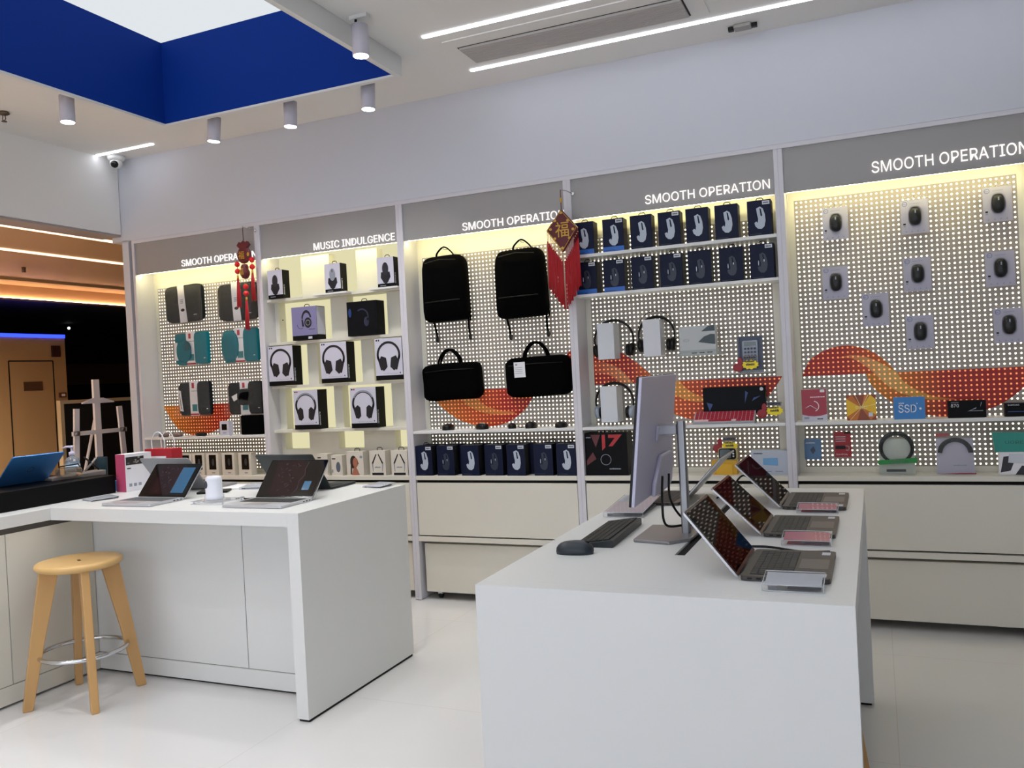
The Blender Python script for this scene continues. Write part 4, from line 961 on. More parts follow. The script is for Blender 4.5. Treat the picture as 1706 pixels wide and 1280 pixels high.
# ------------------------------------------------------------------ carded mice
CARD = mat('lilac_grey_card', 'a8a6b8', .45)
def carded(i, lab, x, z):
    t = thing('carded_mouse', lab, 'boxed mouse', (x, BY-.035, z), 0, 'carded wireless mice on the perforated panel')
    b = MB(); b.box(-.066,0,0,.066,.0022,.178,CARD)
    b.arc(-.046,.160,.0105,.0125,0,2*PI,-.0006,0,mat('printed_blue','2a4a8a',.4),16); b.text('DELL', -.0545, .1575, .017, .0045, 0, mat('printed_blue','2a4a8a',.4), .0004)
    b.text('Wireless Mouse', -.022, .157, .05, .005, 0, PRG, .0004)
    b.box(-.056,-.0006,.050,-.044,0,.058,BLACK); b.box(-.055,-.0006,.038,-.045,0,.048,PRG)
    for k in range(4): b.prism([(-.048+k*.028,.010),(-.038+k*.028,.010),(-.043+k*.028,.020)],-.0006,0,PRG)
    b.build('card', t)
    b = MB(); b.X = Matrix.Translation((.003,0,.093)) @ Matrix.Rotation(PI/2,4,'X'); b.ell(0,0,0,.029,.048,.026,mat('mouse_black_satin','0a0b0d',.35,spec=.3),20,12,.75,cut=0); b.build('mouse_shell', t)
    MB().box(0,-.027,.106,.006,-.024,.122,PRG).build('scroll_wheel', t)
    b = MB(); b.X = Matrix.Translation((.003,0,.093)) @ Matrix.Rotation(PI/2,4,'X'); b.ell(0,0,0,.033,.052,.031,BLIS,20,12,.7,cut=0); b.build('clear_blister', t)
    b = MB(); b.box(-.066,-.001,.178,.066,0,.198,FILM); b.build('hang_flap', t)
    MB().tube([(0,.035,.190),(0,-.02,.190),(0,-.03,.197)],.0018,mat('brass_hook','8a7a4a',.3,metal=1),6).build('hook', t)
    return t
CP = [(-.167,2.103,'upper left in the right bay'),(.226,2.092,'middle of the top row, right bay'),(.610,2.110,'right end of the top row'),
      (-.180,1.778,'second down in the left column'),(.016,1.616,'alone between the first two columns'),(.226,1.787,'second down in the middle column'),
      (.609,1.780,'second down in the right column'),(.226,1.480,'lowest of the middle column above the swirl'),(.635,1.487,'lowest of the right column')]
for i, (x, z, lb) in enumerate(CP): carded(i, 'black mouse on a lilac grey card, '+lb, x, z)

# shelf boxes of the right bay
def fg(b, w, h):
    b.prism([(-w/2,h*.22),(-w*.25,h*.17),(0,h*.155),(w*.25,h*.17),(w/2,h*.22),(w/2,h),(-w/2,h)],-.0008,0,mat('raspberry_print','a02a3e',.4))
    b.arc(-.005,h*.47,.026,.030,-1.2,1.4,-.0014,-.0008,PAPER,12); b.tube([(-.045,-.001,h*.42),(-.02,-.001,h*.50),(.012,-.001,h*.38)],.0014,PAPER,5)
    b.box(-w*.42,-.0006,h*.07,-w*.22,0,h*.14,PRG); b.text('希捷', w*.1, h*.05, .03, .009, 0, PRB, .0006); b.box(w*.25,-.0014,h*.9,w*.43,-.0008,h*.98,PAPER); b.text('HARD DRIVE', -w*.15, h*.74, w*.6, .006, -.0008, PAPER, .0004)
small_box('hard_drive_box','raspberry and white hard drive box at the left end of the right bay shelf','product box',-.314,1.116,.128,.175,.03,fg,y=4.87,m=WCT)
def fh(b, w, h):
    c1, c2, c3 = mat('amber_print','c06a18',.4), mat('yellow_print','e6b818',.4), mat('rust_print','8a3a14',.4); cx, cz = 0, h*.5
    per = [(-.5,.15),(-.5,.5),(-.5,.85),(-.3,1),(-.1,1),(.12,1),(.32,1),(.5,.8),(.5,.5),(.5,.2),(.3,0),(.05,0),(-.15,0),(-.35,0)]
    col = [c2,c2,c1,c3,c3,c1,c2,c2,c2,c1,c3,c3,c1,c1]
    for k in range(14): a, d = per[k], per[(k+1) % 14]; b.prism([(cx,cz),(a[0]*w,a[1]*h),(d[0]*w,d[1]*h)],-.0008,0,col[k])
    for a in ((-.4,0),(-.2,1),(.25,1),(.5,.62)): b.tube([(cx,-.0008,cz),(a[0]*w,-.0008,a[1]*h)],.0016,mat('pale_ray','efdc9a',.4),5)
    b.text('SSD', -.03, h*.45, .06, .015, -.0008, mat('pale_ray','efdc9a',.4), .0006); b.box(w*.24,-.0016,h*.14,w*.38,-.0008,h*.30,STK)
small_box('ssd_box','golden yellow drive box with rays on the right bay shelf','product box',-.077,1.116,.146,.135,.03,fh,y=4.87,m=mat('rust_print','8a3a14',.4))
def fi(b, w, h): b.text('SSD', -.052, h*.30, .085, .042, 0, PAPER, .0008); b.text('SATA', -.05, h*.70, .026, .007, 0, PAPER, .0006); b.disc(.052,h*.47,.006,.006,-.0008,0,PAPER,n=10); b.disc(.037,h*.70,.003,.003,-.0008,0,PAPER,n=8)
small_box('ssd_box','bright blue box reading SSD on the right bay shelf','product box',.155,1.116,.148,.115,.05,fi,y=4.865,m=mat('azure_carton','1f78c0',.4))
def fj(b, w, h): b.text('SAMSUNG', -w*.42, h*.86, .035, .006, 0, PRG, .0006); b.text('870', -w*.42, h*.62, .036, .016, 0, PAPER, .0006); b.box(w*.05,-.0008,h*.38,w*.42,0,h*.41,PRG); b.prism([(w*.0,h*.35),(w*.25,h*.60),(w*.24,h*.52)],-.0008,0,PRG); b.prism([(w*.35,h*.6),(w*.40,h*.9),(w*.37,h*.85)],-.0008,0,PRG)
small_box('ssd_box','black long drive box with white digits on the right bay shelf','product box',.421,1.116,.172,.088,.05,fj,y=4.865,m=BCT)
def fk(b, w, h): b.text('SAMSUNG', -w*.42, h*.80, .05, .007, 0, PRS, .0006); b.box(-w*.42,-.0008,h*.34,w*.1,0,h*.40,mat('blue_glint','173a78',.4))
small_box('ssd_box','low black drive box at the right end of the right bay shelf','product box',.672,1.116,.165,.068,.05,fk,y=4.865,m=BCT)
# things below that shelf
t = thing('card_pack', 'small blue hanging pack on the panel under the right bay shelf', 'hanging pack', (-.339, BY-.02, .895))
b = MB(); b.rrect(-.044,0,.044,.115,.008,-.006,.0,mat('sky_blue_card','4a7aa8',.4)); b.prism([(0,.03),(.014,.05),(.004,.075),(-.014,.055)],-.0068,-.006,mat('printed_navy','1c3458',.4)); b.text('charger', -.036, .09, .05, .007, -.006, PAPER, .0004); b.build('card', t)
bagfilm(t, .088, .118, -.008, .002, .02); hook(t, 0, 0, .135)
t = thing('card_pack', 'red hanging card with a black memory stick under the right bay shelf', 'hanging pack', (-.182, BY-.02, .908))
b = MB(); b.box(-.043,-.004,0,.043,0,.140,mat('crimson_card','a01020',.4)); b.box(.01,-.0046,.128,.043,-.004,.140,BLACK)
for k in range(3): b.box(-.036,-.0046,.11-k*.012,.015,-.004,.113-k*.012,PRS)
b.text('SanDisk', -.036, .010, .06, .009, -.004, PRS, .0004); b.build('card', t)
b = MB(); b.rrect(-.038,.045,.014,.062,.005,-.012,-.004,BLACK); b.tube(catmull([(.012,-.008,.062),(.030,-.008,.058),(.030,-.008,.04),(.015,-.008,.038)]),.0025,mat('pale_grey_plastic','b8a8a8',.4),6); b.build('memory_stick', t)
def cablebag(lab, x, w, h, green):
    t = thing('cable_pack', lab, 'cable pack', (x, 4.90, .823), 0)
    bk = mat('pale_green_insert','b8bfb4',.5) if green else mat('pale_lilac_insert','b4b2c2',.5)
    b = MB(); b.prism([(-w*.42,0),(w*.42,0),(w*.40,h*.72),(-w*.42,h*.72)],.0,.003,bk)
    if green: b.text('UGREEN', -w*.2, h*.80, w*.42, .010, .0, GREEN, .0006)
    else: b.box(-w*.42,-.001,h*.76,-w*.12,0,h*.82,mat('crimson_card','a01020',.4)); b.prism([(-w*.35,0),(w*.44,.0),(w*.44,.006),(.1*w,.006)],-.004,-.002,mat('crimson_card','a01020',.4))
    b.text('CABLE', -w*.05, h*.16, w*.3, .008, 0, PRG, .0006) if not green else b.box(-w*.25,-.0008,.012,w*.2,0,.026,PRB)
    b.build('card_insert', t)
    b = MB()
    if green: b.tube([(.0+.079*math.cos(2*PI*k/36),-.008,.142+.079*math.sin(2*PI*k/36)) for k in range(36)],.0075,BLACK,8,True); b.tube([(.0+.073*math.cos(2*PI*k/36),-.014,.138+.073*math.sin(2*PI*k/36)) for k in range(36)],.006,BLACK,8,True)
    else: b.arc(.0,.108,.060,.082,.05,PI-.05,-.012,-.002,BLACK,24)
    b.build('coiled_cable', t)
    if green: b = MB(); b.prism([(-w*.44,h*.20),(w*.46,h*.24),(w*.46,h*.34),(-w*.44,h*.29)],-.026,-.022,GREEN); b.text('UGREEN', -w*.2, h*.245, w*.45, .012, -.026, mat('dark_green_print','145a2a',.4), .0006); b.build('green_strap', t)
    b = MB(); n = 8; vs = []; fs = []
    for i in range(n+1):
        for j in range(n+1):
            u, v = i/n, j/n; vs.append((-w/2+u*w, -.006-.026*math.sin(PI*u)*math.sin(PI*v)**.5-random.uniform(0,.002), v*h))
    for i in range(n):
        for j in range(n): a = i*(n+1)+j; fs.append((a,a+n+1,a+n+2,a+1))
    b.add(vs, fs, FILM, True); b.build('clear_bag', t)
cablebag('clear pack with a coiled black cable and a green strap on the right base shelf', .085, .21, .262, True)
cablebag('clear pack with a black cable arc and a red label on the right base shelf', .361, .21, .258, False)
t = thing('teal_box', 'teal and white printed box at the right end of the right base shelf', 'product box', (.655, 4.88, .823), .0)
b = MB(); b.X = Matrix.Translation((0,0,0)); b.box(-.10,0,0,.11,.04,.12,PAPER); b.prism([(-.115,.115),(.11,.115),(.11,.21),(-.125,.215)],-.004,.03,mat('teal_carton','14897c',.45)); b.text('UGREEN', -.07, .155, .12, .016, -.004, mat('dark_teal_print','0b5048',.4), .0006)
b.prism([(-.095,.01),(-.05,.02),(-.02,.10),(-.08,.09)],-.001,0,PRB); b.prism([(-.06,.06),(.09,.05),(.09,.10),(-.055,.105)],-.002,-.001,STK); b.prism([(-.03,.0),(.1,.0),(.1,.03),(.0,.045)],-.001,0,PRB); b.build('carton', t)

# ================================================================== TABLES
TZ = .905
def lam(): return WHITE
t = thing('counter_table', 'white L shaped counter with a full height right side panel, left in the room', 'counter', (-3.82, 2.94, 0))
MB().box(-.9,-3.0,TZ-.06,0,.90,TZ,WHITE).build('wing_worktop', t, bevel=.0015, seg=1)
MB().box(.0005,0,TZ-.06,1.4595,.90,TZ,WHITE).build('worktop', t)
MB().box(1.46,0,.012,1.52,.90,TZ,WHITE).build('side_panel', t)
b = MB(); b.box(1.463,.01,0,1.517,.89,.012,GAP); b.box(-.8,-2.9,0,-.09,.8,.012,GAP); b.box(-.05,.27,0,1.45,.80,.012,GAP); b.build('foot_gap', t)
b = MB()
for a, c in ((-.04,.975),(.979,1.459)): b.box(a,.26,.10,c,.28,.83,WHITE)
b.box(-.04,.255,.012,1.459,.28,.096,WHITE); b.box(-.04,.262,.09,1.459,.279,.105,mat('seam_grey','8d8a88',.6)); b.box(-.04,.27,.83,1.459,.28,.8449,GAP); b.box(.97,.262,.1,.985,.279,.83,mat('seam_dark','55524f',.6)); b.build('back_panel', t)
b = MB()
for a, c in ((-.228,.256),(-.75,-.232),(-1.3,-.754),(-1.9,-1.304),(-3.0,-1.904)): b.box(-.04,a,.10,-.02,c,.815,CAB)
b.box(-.04,-3.0,.012,-.015,.256,.096,CAB); b.box(-.042,-3.0,.09,-.022,.256,.105,mat('seam_grey','8d8a88',.6)); b.box(-.045,-3.0,.10,-.025,.25,.8449,mat('seam_dark','55524f',.6)); b.build('wing_doors', t)
MB().box(-.88,-3.0,.012,-.86,.88,.844,WHITE).build('far_panel', t)
MB().box(-.86,.80,.012,1.459,.82,.844,WHITE).build('rear_panel', t)

t = thing('island_table', 'large white display table with solid end panels in the right foreground', 'table', (-1.0, 2.0, 0))
W, D = .937, 1.825
MB().box(0,.0605,.84,.437,D-.0605,.90,WHITE).build('worktop', t)
MB().box(.467,.0605,.84,W,D-.0605,.90,WHITE).build('worktop', t)
b = MB(); b.box(.437,.0605,.84,.467,.44,.90,WHITE); b.box(.437,1.42,.84,.467,D-.0605,.90,WHITE); b.box(.437,.44,.84,.467,1.42,.893,GAP); b.build('cable_slot', t)  # black fill stands in for the shade inside the slot
MB().box(0,0,.012,W,.06,.90,WHITE).build('end_panel', t)
MB().box(0,D-.06,.012,W,D,.90,WHITE).build('end_panel', t)
b = MB(); b.box(.05,.061,.10,.07,D-.061,.839,WHITE); b.build('modesty_panel', t)
b = MB(); b.box(.01,.01,0,W-.01,.05,.012,GAP); b.box(.01,D-.05,0,W-.01,D-.01,.012,GAP); b.build('foot_gap', t)

# ------------------------------------------------------------------ stools
WOOD = mat('oiled_ash_wood', 'c09660', .42, noise=.30, nscale=5, stretch=(1,1,.12), bump=.1)
WOODS = mat('oiled_ash_seat', 'd6ae70', .38, noise=.18, nscale=6, stretch=(.15,1,1), bump=.08)
def stool(lab, x, y, rz):
    t = thing('wooden_stool', lab, 'stool', (x, y, 0), rz, 'wooden stools')
    b = MB(); b.lathe([(.0,.632),(.165,.634),(.186,.642),(.194,.653),(.192,.664),(.184,.670),(.165,.671),(.08,.667),(0,.666)],WOODS,48); b.build('seat', t)
    MB().rrect(-.022,-.007,.022,.007,.006,.6655,.6675,mat('grip_slot','6a4a22',.7),'z').build('grip_slot', t)
    for k in range(4):
        a = k*PI/2; b = MB(); b.X = Matrix.Rotation(a,4,'Z')
        # plank leg: broad along the radius, splayed outwards
        vs = []
        for z, r0, r1, th in ((0,.226,.270,.017),(.33,.160,.222,.018),(.645,.088,.172,.019)):
            vs += [(r0,-th,z),(r1,-th,z),(r1,th,z),(r0,th,z)]
        fs = [(0,3,2,1),(8,9,10,11)]
        for i in (0,4):
            for j in range(4): fs.append((i+j,i+(j+1) % 4,i+4+(j+1) % 4,i+4+j))
        b.add(vs, fs, WOOD); b.build('leg', t, bevel=.004)
    b = MB(); R = .192; b.tube([(R*math.cos(2*PI*k/48),R*math.sin(2*PI*k/48),.235) for k in range(48)],.0105,CHROME,10,True); b.build('foot_ring', t)
    return t
stool('round light wooden stool with chrome foot ring in front of the left counter', -3.563, 2.88, math.atan2(-.13,.21))
stool('second wooden stool tucked under the right display table, only a leg end showing', -.33, 3.06, .38)

# ------------------------------------------------------------------ laptops
def screen_print(b, W, L, style, y):
    """desktop picture drawn on the glass (dim): local x across, z up the lid"""
    pass
def laptop(name, lab, loc, rz, W, D, ang, body, lidm, style='dark', L=None, lidonly=False, group=None, notes=True):
    t = thing(name, lab, 'laptop', loc, rz, group); L = L or D*.97
    H = .013
    b = MB(); b.rrect(-W/2,0,W/2,D,.012,0.002,H,body,'z'); b.rrect(-W/2+.01,.012,W/2-.01,D-.01,.01,0,.002,BLACK,'z')
    for k in range(3): b.box(W/2-.0005,D-.03-k*.022,.005,W/2+.0006,D-.018-k*.022,.0095,BLACK); b.box(-W/2-.0006,D-.03-k*.022,.005,-W/2+.0005,D-.018-k*.022,.0095,BLACK)
    b.build('base', t)
    KD = mat('key_dark','26282c',.5) if style != 'silver' else mat('key_grey','5d6066',.5)
    b = MB(); b.box(-W*.44,D*.42,H-.0004,W*.44,D*.90,H+.0003,mat('key_well','1a1a1c',.6) if style != 'silver' else mat('key_well_grey','85868c',.5))
    keys(b,-W*.435,W*.435,D*.425,D*.895,6,14,H+.0003,.0012,KD,.003,[1,1,1,1,5,1,1,1,1,1]); b.build('keyboard', t)
    b = MB(); b.rrect(-W*.17,D*.05,W*.17,D*.38,.004,H-.0003,H+.0004,mat('touchpad_'+body.name, 'a09c9c' if style == 'silver' else '565150',.35),'z'); b.build('touchpad', t)
    if notes:
        b = MB(); b.box(-W*.44,D*.05,H,-W*.34,D*.14,H+.0005,STK); b.build('spec_sticker', t); b = MB(); b.box(W*.34,D*.06,H,W*.44,D*.16,H+.0005,STK); b.build('spec_sticker', t)
    X = Matrix.Translation((0,D+.002,H*.6)) @ Matrix.Rotation(PI/2-ang,4,'X')
    # lid frame: local z runs up the lid, local -y is the glass side
    b = MB(); b.X = X; b.rrect(-W/2,.002,W/2,L,.010,0,.0055,lidm,'y'); b.build('lid', t)
    b = MB(); b.X = X; b.rrect(-W/2+.001,.003,W/2-.001,L-.001,.009,-.0012,0,BLACKG,'y')
    gl = coated('screen_glass','060608',.08); mar = coated('screen_maroon','1e0a11',.08)
    b.box(-W/2+.008,-.0016,.014,W/2-.008,-.0012,L-.008,gl)
    if style in ('dark', 'silver'):
        b.prism([(-W*.30,.02),(W*.16,.02),(W*.22,L*.5),(W*.14,L*.95),(-W*.34,L*.95)],-.0019,-.0016,mar)
        b.tube([(W*p,-.0018,L*q) for p, q in ((.08,.05),(.16,.25),(.14,.45),(.20,.6),(.16,.75),(.18,.93))],.0009,mat('screen_line','57505c',.2),5)
        rr = random.Random(3)
        for k in range(26): u, v = rr.uniform(-.28,.05), rr.uniform(.15,.9); b.tube([(W*u,-.0018,L*v),(W*(u+.03),-.0018,L*(v+rr.uniform(-.06,.06)))],.0007,mat('screen_line','57505c',.2),4)
    if style == 'silver': b.box(W*.14,-.0022,.03,W*.40,-.0016,L*.88,mat('screen_blue_panel','265a7e',.3,emit='2f6f96',es=.02))
    if style == 'dark': b.box(W*.24,-.0022,L*.22,W*.36,-.0016,L*.44,mat('screen_blue_tile','27577a',.1,emit='2f6f96',es=.08))
    if style == 'plain':
        b.prism([(-W*.30,.02),(W*.16,.02),(W*.22,L*.5),(W*.14,L*.95),(-W*.34,L*.95)],-.0019,-.0016,mar)
    b.build('screen', t)
    b = MB(); b.X = Matrix.Translation((0,D+.001,H*.65)); b.tube([(-W*.38,0,0),(W*.38,0,0)],.0055,BLACK,10); b.build('hinge', t)
    if style in ('logo', 'gunlogo'):
        b = MB(); b.X = X; b.arc(0,L*.5,.016,.019,0,2*PI,.0055,.0062,mat('lid_logo','2f5c86' if style == 'logo' else '70727a',.2,metal=.6),24); b.build('lid_logo', t)
    return t
G_ = 'open laptops on the right display table'
A45 = math.radians
laptop('laptop','nearest open laptop on the right table, screen leaning back over the table',(-.122,2.34,.90),PI/2,.325,.216,A45(129),GUN,ALUL,'plain',.212,group=G_)
laptop('laptop','middle of the three open laptops facing right on the right table',(-.134,2.905,.90),PI/2,.335,.212,A45(136),GUN,ALUL,'plain',.212,group=G_)
laptop('laptop','farthest of the three open laptops facing right on the right table',(-.118,3.44,.90),PI/2,.36,.222,A45(135),GUN,ALUL,'plain',.228,group=G_)
laptop('laptop','open laptop facing left, silver lid back seen beside the monitor stand',(-.955,3.475,.90),-PI/2,.33,.218,A45(133),GUN,ALU,'gunlogo',.245,group=G_)
G_ = 'open laptops on the left counter'
laptop('laptop','silver open laptop with a blue panel on its screen, left one on the left counter',(-3.405,3.025,TZ),0,.325,.225,A45(131),ALUL,ALUL,'silver',.212,group=G_)
laptop('laptop','larger dark screened laptop at the right front of the left counter',(-2.645,3.045,TZ),0,.345,.232,A45(130),ALUL,ALUL,'dark',.225,group=G_)
laptop('laptop','laptop seen from behind with its grey lid leaning over the silver laptop',(-3.58,3.825,TZ),PI,.35,.225,A45(128),ALU,mat('grey_lid','8d8f94',.4,metal=.4),'plain',.235,group=G_,notes=False)
laptop('laptop','laptop seen from behind with its dark teal lid, behind the larger dark screened laptop',(-2.80,3.865,TZ),PI,.36,.225,A45(128),mat('dark_teal_shell','182226',.45),mat('dark_teal_shell','182226',.45),'plain',.245,group=G_,notes=False)

# ------------------------------------------------------------------ monitor set
MG = mat('monitor_silver','b8b6cc',.45,metal=.25)
t = thing('desktop_monitor', 'large monitor seen from its silver grey back on the right table', 'monitor', (-.60, 2.73, .90))
b = MB(); X = Matrix.Translation((-.103,0,.14)) @ Matrix.Rotation(.04,4,'Z') @ Matrix.Rotation(.11,4,'Y'); b.X = X
b.box(0,-.30,0,.006,.275,.39,BLACK); b.build('screen_panel', t)
b = MB(); b.X = X; b.box(-.0012,-.294,.006,0,.269,.384,BLACKG); b.build('screen', t)
b = MB(); b.X = X; b.box(.006,-.298,.0,.017,.273,.389,MG); b.build('back_shell', t, bevel=.002)
b = MB(); b.X = X
b.prism([(-.06,-.004),(.20,-.004),(.235,.01),(.235,.10),(.20,.125),(.02,.125),(-.06,.04)],.017,.032,MG,'x'); b.build('port_housing', t, bevel=.006)
b = MB(); b.X = X; b.box(.017,-.045,.175,.024,.045,.225,MG); b.build('mount_plate', t, bevel=.004)
b = MB(); b.box(-.062,-.02,.330,.0,.02,.365,ALU); b.build('tilt_arm', t, bevel=.005)
b = MB(); b.rrect(.0,-.015,.026,.015,.006,.010,.375,STEEL,'z'); b.build('stand_column', t)
b = MB(); b.prism([(-.13,-.13),(-.01,-.155),(.045,-.09),(.052,.02),(.03,.10),(-.01,.13),(-.13,.12)],0,.011,mat('stand_base_grey','8c8a8c',.35,metal=.5),'z'); b.build('stand_base', t, bevel=.003)
b = MB(); b.tube(catmull([(-.045,-.05,.20),(-.04,-.09,.13),(-.035,-.08,.05),(.0,.02,.03),(.02,.14,.012)]),.004,BLACK,8); b.tube(catmull([(-.04,.02,.20),(-.035,.0,.12),(-.01,.05,.05),(.02,.16,.008)]),.004,BLACK,8); b.build('cable', t)
KBM = mat('graphite_plastic','20262b',.45)
t = thing('wireless_keyboard', 'dark grey wireless keyboard in front of the monitor', 'keyboard', (-.90, 2.70, .90), -PI/2+.03)
b = MB(); b.prism([(0,0),(.125,0),(.125,.022),(.118,.024),(.004,.008)],-.20,.20,KBM,'x'); b.build('case', t, bevel=.002)
b = MB(); b.X = Matrix.Translation((0,.006,.0075)) @ Matrix.Rotation(.135,4,'X'); keys(b,-.194,.194,0,.108,5,20,0,.005,mat('keycap_graphite','14181c',.5),.003,[1.2,1,1,1,6,1,1,1,1,.2,1,1,1,.2,2,1,1]); b.build('keycaps', t)
t = thing('wireless_mouse', 'dark blue grey wireless mouse at the left edge of the right table', 'mouse', (-.862, 2.415, .90), PI/2+.1)
b = MB(); b.ell(0,0,.008,.034,.058,.030,mat('slate_plastic','1e2731',.4),24,12,.8,cut=0); b.build('mouse_shell', t)
b = MB(); b.ell(0,-.008,.012,.026,.044,.0275,mat('slate_grey_cover','3c4048',.35),24,12,.8,cut=.01); b.build('mouse_cover', t)
MB().ell(0,-.036,.033,.003,.010,.005,BLACK,10,8).build('scroll_wheel', t)
o = MB().tube(catmull([(0,0,.004),(.10,.02,.004),(.2,-.03,.004),(.28,-.02,.004)]),.0035,BLACK,8).build('power_cable', loc=(-.42,2.56,.90)); tag(o,'black power cable lying between the near and middle laptops','cable')
o = MB().tube(catmull([(0,0,.004),(.04,.06,.02),(.10,.05,.09),(.15,.06,.05),(.19,.08,.004)]),.004,BLACK,8).build('power_cable', loc=(-.62,3.50,.90)); tag(o,'black power cable looping behind the farthest laptops on the right table','cable')

# acrylic price holders
def holder(lab, x, y, w, d, h, rz, z=.90, paper=None, slope=.004):
    t = thing('acrylic_holder', lab, 'price holder', (x, y, z), rz, 'clear acrylic price holders')
    b = MB(); a = w/2; p = [(0,.001),(0,h*.55),(d,h),(d,.001)]
    for k in range(3): b.quad((-a,*p[k]),(a,*p[k]),(a,*p[k+1]),(-a,*p[k+1]),ACRY)
    b.tube([(-a,0,h*.55),(a,0,h*.55)],.0012,mat('acrylic_edge','c8ccd4',.2),5); b.tube([(-a,d,h),(a,d,h)],.0012,mat('acrylic_edge','c8ccd4',.2),5)
    for q in (-a, a): b.tube([(q,0,.001),(q,0,h*.55),(q,d,h)],.0011,mat('acrylic_edge','c8ccd4',.2),5)
    b.tube([(-a,0,.0015),(a,0,.0015)],.0012,mat('acrylic_edge','c8ccd4',.2),5); b.build('acrylic_shell', t)
    b = MB()
    b.prism([(.004,h*.50),(d-.004,h*.92),(d-.004,h*.92-.001),(.004,h*.50-.001)],-w/2+.005,w/2-.005,paper or mat('pale_paper','c4c6cc',.5),'x')
    b.box(-w*.4,-.0002,h*.12,-w*.25,.0,h*.42,mat('qr_grey','6a6c74',.6)) if paper is None else b.box(-w*.4,.02,.002,w*.3,d*.8,.004,RED)
    b.prism([(d*.2,.004),(d*.8,.010),(d*.8,.004)],-w*.1,w*.45,mat('grey_insert','7a7880',.5),'x'); b.build('price_card', t)
PK = mat('pink_paper','c77a88',.5)
holder('clear price holder with white card before the nearest laptop on the right table', -.203, 2.09, .14, .085, .030, 0)
holder('clear price holder with pink card before the middle laptop', -.21, 2.62, .14, .085, .030, 0, paper=PK)
holder('clear price holder with pink card before the farthest laptop', -.213, 3.19, .14, .08, .026, 0, paper=PK)
holder('wide clear price holder left of the monitor behind the keyboard', -.885, 3.03, .15, .33, .035, .03)
holder('flat clear price holder at the left of the silver laptop on the left counter', -3.83, 3.16, .13, .14, .012, -.35, TZ)
holder('clear price holder behind the white cylinder on the left counter', -3.13, 3.62, .15, .12, .02, .2, TZ)
holder('clear price holder at the back right corner of the left counter', -2.42, 3.70, .12, .12, .015, -.2, TZ)
t = thing('acrylic_plinth', 'round clear acrylic plinth under the white cylinder on the left counter', 'display stand', (-2.97, 3.19, TZ))
b = MB(); b.quad((-.10,-.075,.013),(.10,-.075,.013),(.10,.075,.013),(-.10,.075,.013),ACRY); E_ = mat('acrylic_edge','c8ccd4',.2)
for z in (.0015,.013): b.tube([(-.10,-.075,z),(.10,-.075,z),(.10,.075,z),(-.10,.075,z)],.0013,E_,5,True)
for q in ((-.09,-.065),(.09,-.065),(.09,.065),(-.09,.065)): b.tube([(q[0],q[1],0),(q[0],q[1],.013)],.004,E_,8)
b.build('plate', t)
t = thing('white_speaker', 'white rounded cylinder gadget between the two front laptops on the left counter', 'gadget', (-3.0, 3.20, TZ+.015), .6)
b = MB(); b.lathe([(0,0),(.044,0),(.046,.004),(.046,.018),(.040,.024),(.040,.095),(.036,.108),(.026,.114),(0,.115)],mat('gloss_white','dfe2ec',.25),32); b.build('body', t)
b = MB(); b.X = Matrix.Rotation(PI,4,'Z'); b.ell(.028,.018,.075,.014,.014,.022,mat('dark_slot','3a3c48',.4)); b.build('side_button', t)
o = MB().box(-.12,-.08,0,.12,.09,.006,PAPER).build('leaflet', loc=(-3.22,3.70,TZ), rotz=.25); tag(o,'white leaflet lying at the back of the left counter between the laptops','leaflet')
o = MB().box(-.08,-.05,0,.08,.05,.012,BLACK).build('phone', loc=(-3.28,3.50,TZ), rotz=.5, bevel=.003); tag(o,'dark flat device on the left counter behind the white cylinder','gadget')
o = MB().tube(catmull([(0,0,.005),(.03,.02,.01),(.06,.0,.006),(.10,.03,.006)]),.004,BLACK,8).build('power_cable', loc=(-2.93,3.27,TZ)); tag(o,'short black cable with plug left of the dark screened laptop','cable')

# ------------------------------------------------------------------ wing of the left counter
t = thing('black_riser', 'long low black riser on the wing of the left counter', 'display riser', (-3.95, 3.455, TZ))
MB().box(-.62,-1.6,0,0,0,.10,mat('riser_black','030406',.5,spec=.15)).build('riser_body', t, bevel=.002, seg=1)
RZ = TZ+.10
laptop('laptop','bright blue laptop lid seen from behind on the black riser',(-4.40,3.065,RZ),-PI/2,.30,.205,A45(135),mat('blue_aluminium','3f7fc4',.35,metal=.45),mat('blue_aluminium','3f7fc4',.35,metal=.45),'logo',.215,notes=False)
t = thing('silver_tablet_dock', 'low grey slab with a folded bracket beside the blue laptop on the riser', 'gadget', (-4.12, 3.36, RZ), 1.35)
b = MB(); b.prism([(-.17,0),(.13,0),(.13,.028),(-.17,.014)],-.05,.05,mat('warm_grey_metal','8a8580',.4,metal=.3)); b.build('slab', t, bevel=.003)
b = MB(); b.X = Matrix.Rotation(.0,4,'Z'); b.tube([(-.12,0,.026),(-.10,0,.07),(.0,.0,.075),(.02,0,.03)],.004,BLACK,6); b.tube([(.03,-.01,.03),(.10,-.01,.10)],.006,mat('warm_grey_metal','8a8580',.4,metal=.3),6); b.tube([(.11,-.01,.03),(.03,-.01,.11)],.005,BLACK,6); b.build('bracket', t)
t = thing('acrylic_cover', 'rounded clear brownish cover between the blue laptop and the sanitizer', 'display stand', (-4.08, 3.30, RZ+.016), 1.4)
b = MB(); b.rrect(-.09,0,.03,.05,.02,-.03,.03,film('smoked_acrylic','a08a6a',.35,.4,.05)); b.build('cover', t)
t = thing('sanitizer_bottle', 'clear pump bottle of blue hand sanitizer on the black riser', 'bottle', (-4.24, 3.42, RZ))
b = MB(); b.lathe([(0,.002),(.036,.002),(.039,.008),(.039,.085),(.034,.10),(.014,.112),(.013,.122)],film('clear_pet','dfeaf2',.2,.45,.05),28); b.build('bottle_body', t)
b = MB(); b.lathe([(0,.003),(.035,.004),(.0365,.01),(.0365,.080),(0,.081)],mat('sanitizer_gel','9fc6e8',.15),28); b.build('gel', t)
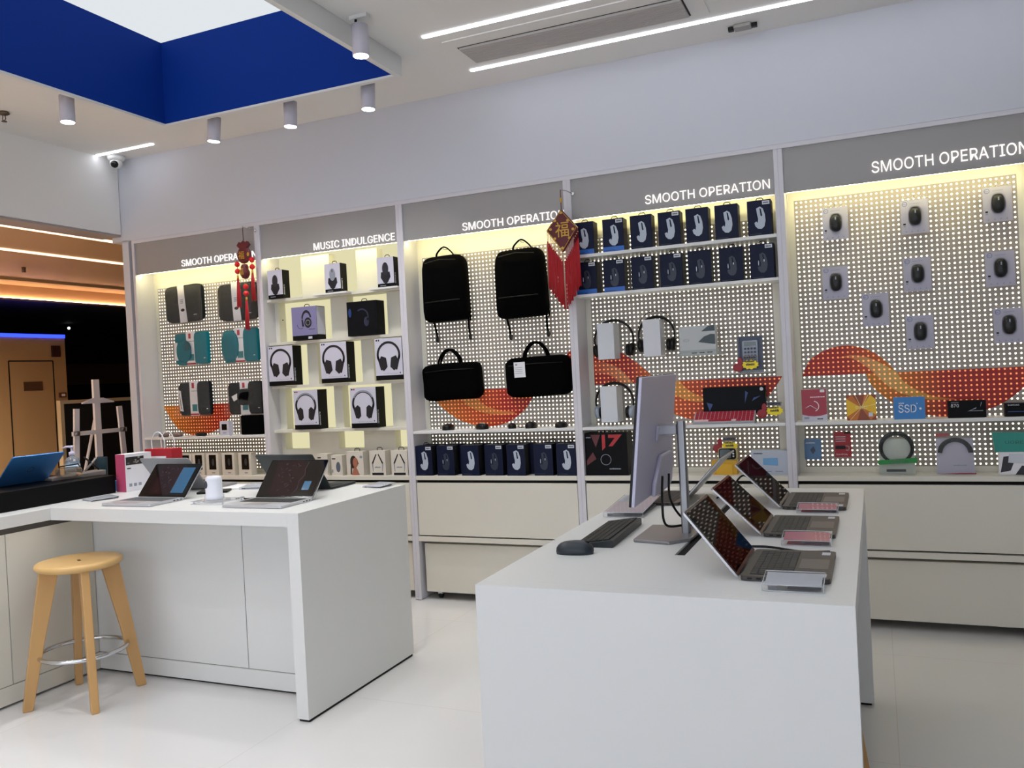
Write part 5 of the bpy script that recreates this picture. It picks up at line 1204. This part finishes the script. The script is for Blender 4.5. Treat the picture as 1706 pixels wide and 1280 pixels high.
b = MB(); b.lathe([(.016,.118),(.016,.136),(.006,.140),(.006,.158),(.011,.160),(.011,.172),(0,.174)],mat('pump_white','d8d4ec',.4),18); b.tube([(0,0,.166),(-.02,-.018,.168),(-.036,-.032,.160)],[.007,.006,.004],mat('pump_white','d8d4ec',.4),8); b.build('pump', t)
b = MB(); b.arc(0,0,.0395,.040,0,1,0,.001,PAPER,2); b = MB(); b.lathe([(.0397,.03),(.0397,.065)],mat('bottle_label','b8d4ee',.5),28); b.build('label', t)
t = thing('tumbler', 'dark teal tumbler behind the riser beside the sanitizer', 'cup', (-4.25, 3.62, TZ))
b = MB(); TT = mat('dark_teal_enamel','08242e',.5,spec=.2); b.lathe([(0,.0),(.030,0),(.033,.006),(.037,.185),(.034,.186),(.030,.16),(0,.158)],TT,28); b.build('cup_body', t)
t = thing('pink_product_box', 'tall white box with pink side and small photos, left of the silver laptop', 'product box', (-3.975, 3.485, TZ), -.12)
b = MB(); b.box(0,0,0,.083,.17,.212,PAPER); b.box(-.001,-.0008,0,.083,0,.212,mat('rose_carton','c04a70',.45)); b.box(0.083,.006,.15,.0838,.12,.195,mat('photo_dark','2a2826',.5))
rr = random.Random(2)
for k in range(14): u, v = rr.uniform(.008,.11), rr.uniform(.152,.186); b.box(.0838,u,v,.0842,u+.012,v+.008,mat('photo_bits','9e968d',.5) if k % 2 else PRB)
for k in range(3): b.box(.083,.02+.03*k,.028,.0838,.038+.03*k,.045,PRG)
b.box(.083,.012,.128,.0838,.035,.134,PRB); b.build('carton', t)
o = MB().box(-.015,-.02,0,.015,.02,.06,mat('azure_carton','1f78c0',.4)).build('blue_box', loc=(-3.985,3.53,TZ)); o.location = (-4.03,3.52,TZ); tag(o,'small blue box squeezed between the riser and the pink sided box','box')
t = thing('paper_bag', 'red paper carrier bag with white rope handles at the back of the counter', 'bag', (-3.865, 3.73, TZ))
b = MB(); b.box(-.105,-.04,0,.105,.04,.222,mat('red_paper','b4162a',.5)); b.box(-.1055,-.041,0,.06,-.0402,.18,PAPER) ; b.build('bag_body', t)
for y in (-.036, .036):
    b = MB(); b.tube(catmull([(-.045,y,.21),(-.05,y,.27),(-.02,y,.315),(.02,y,.315),(.05,y,.27),(.045,y,.21)]),.003,PAPER,6); b.build('rope_handle', t)
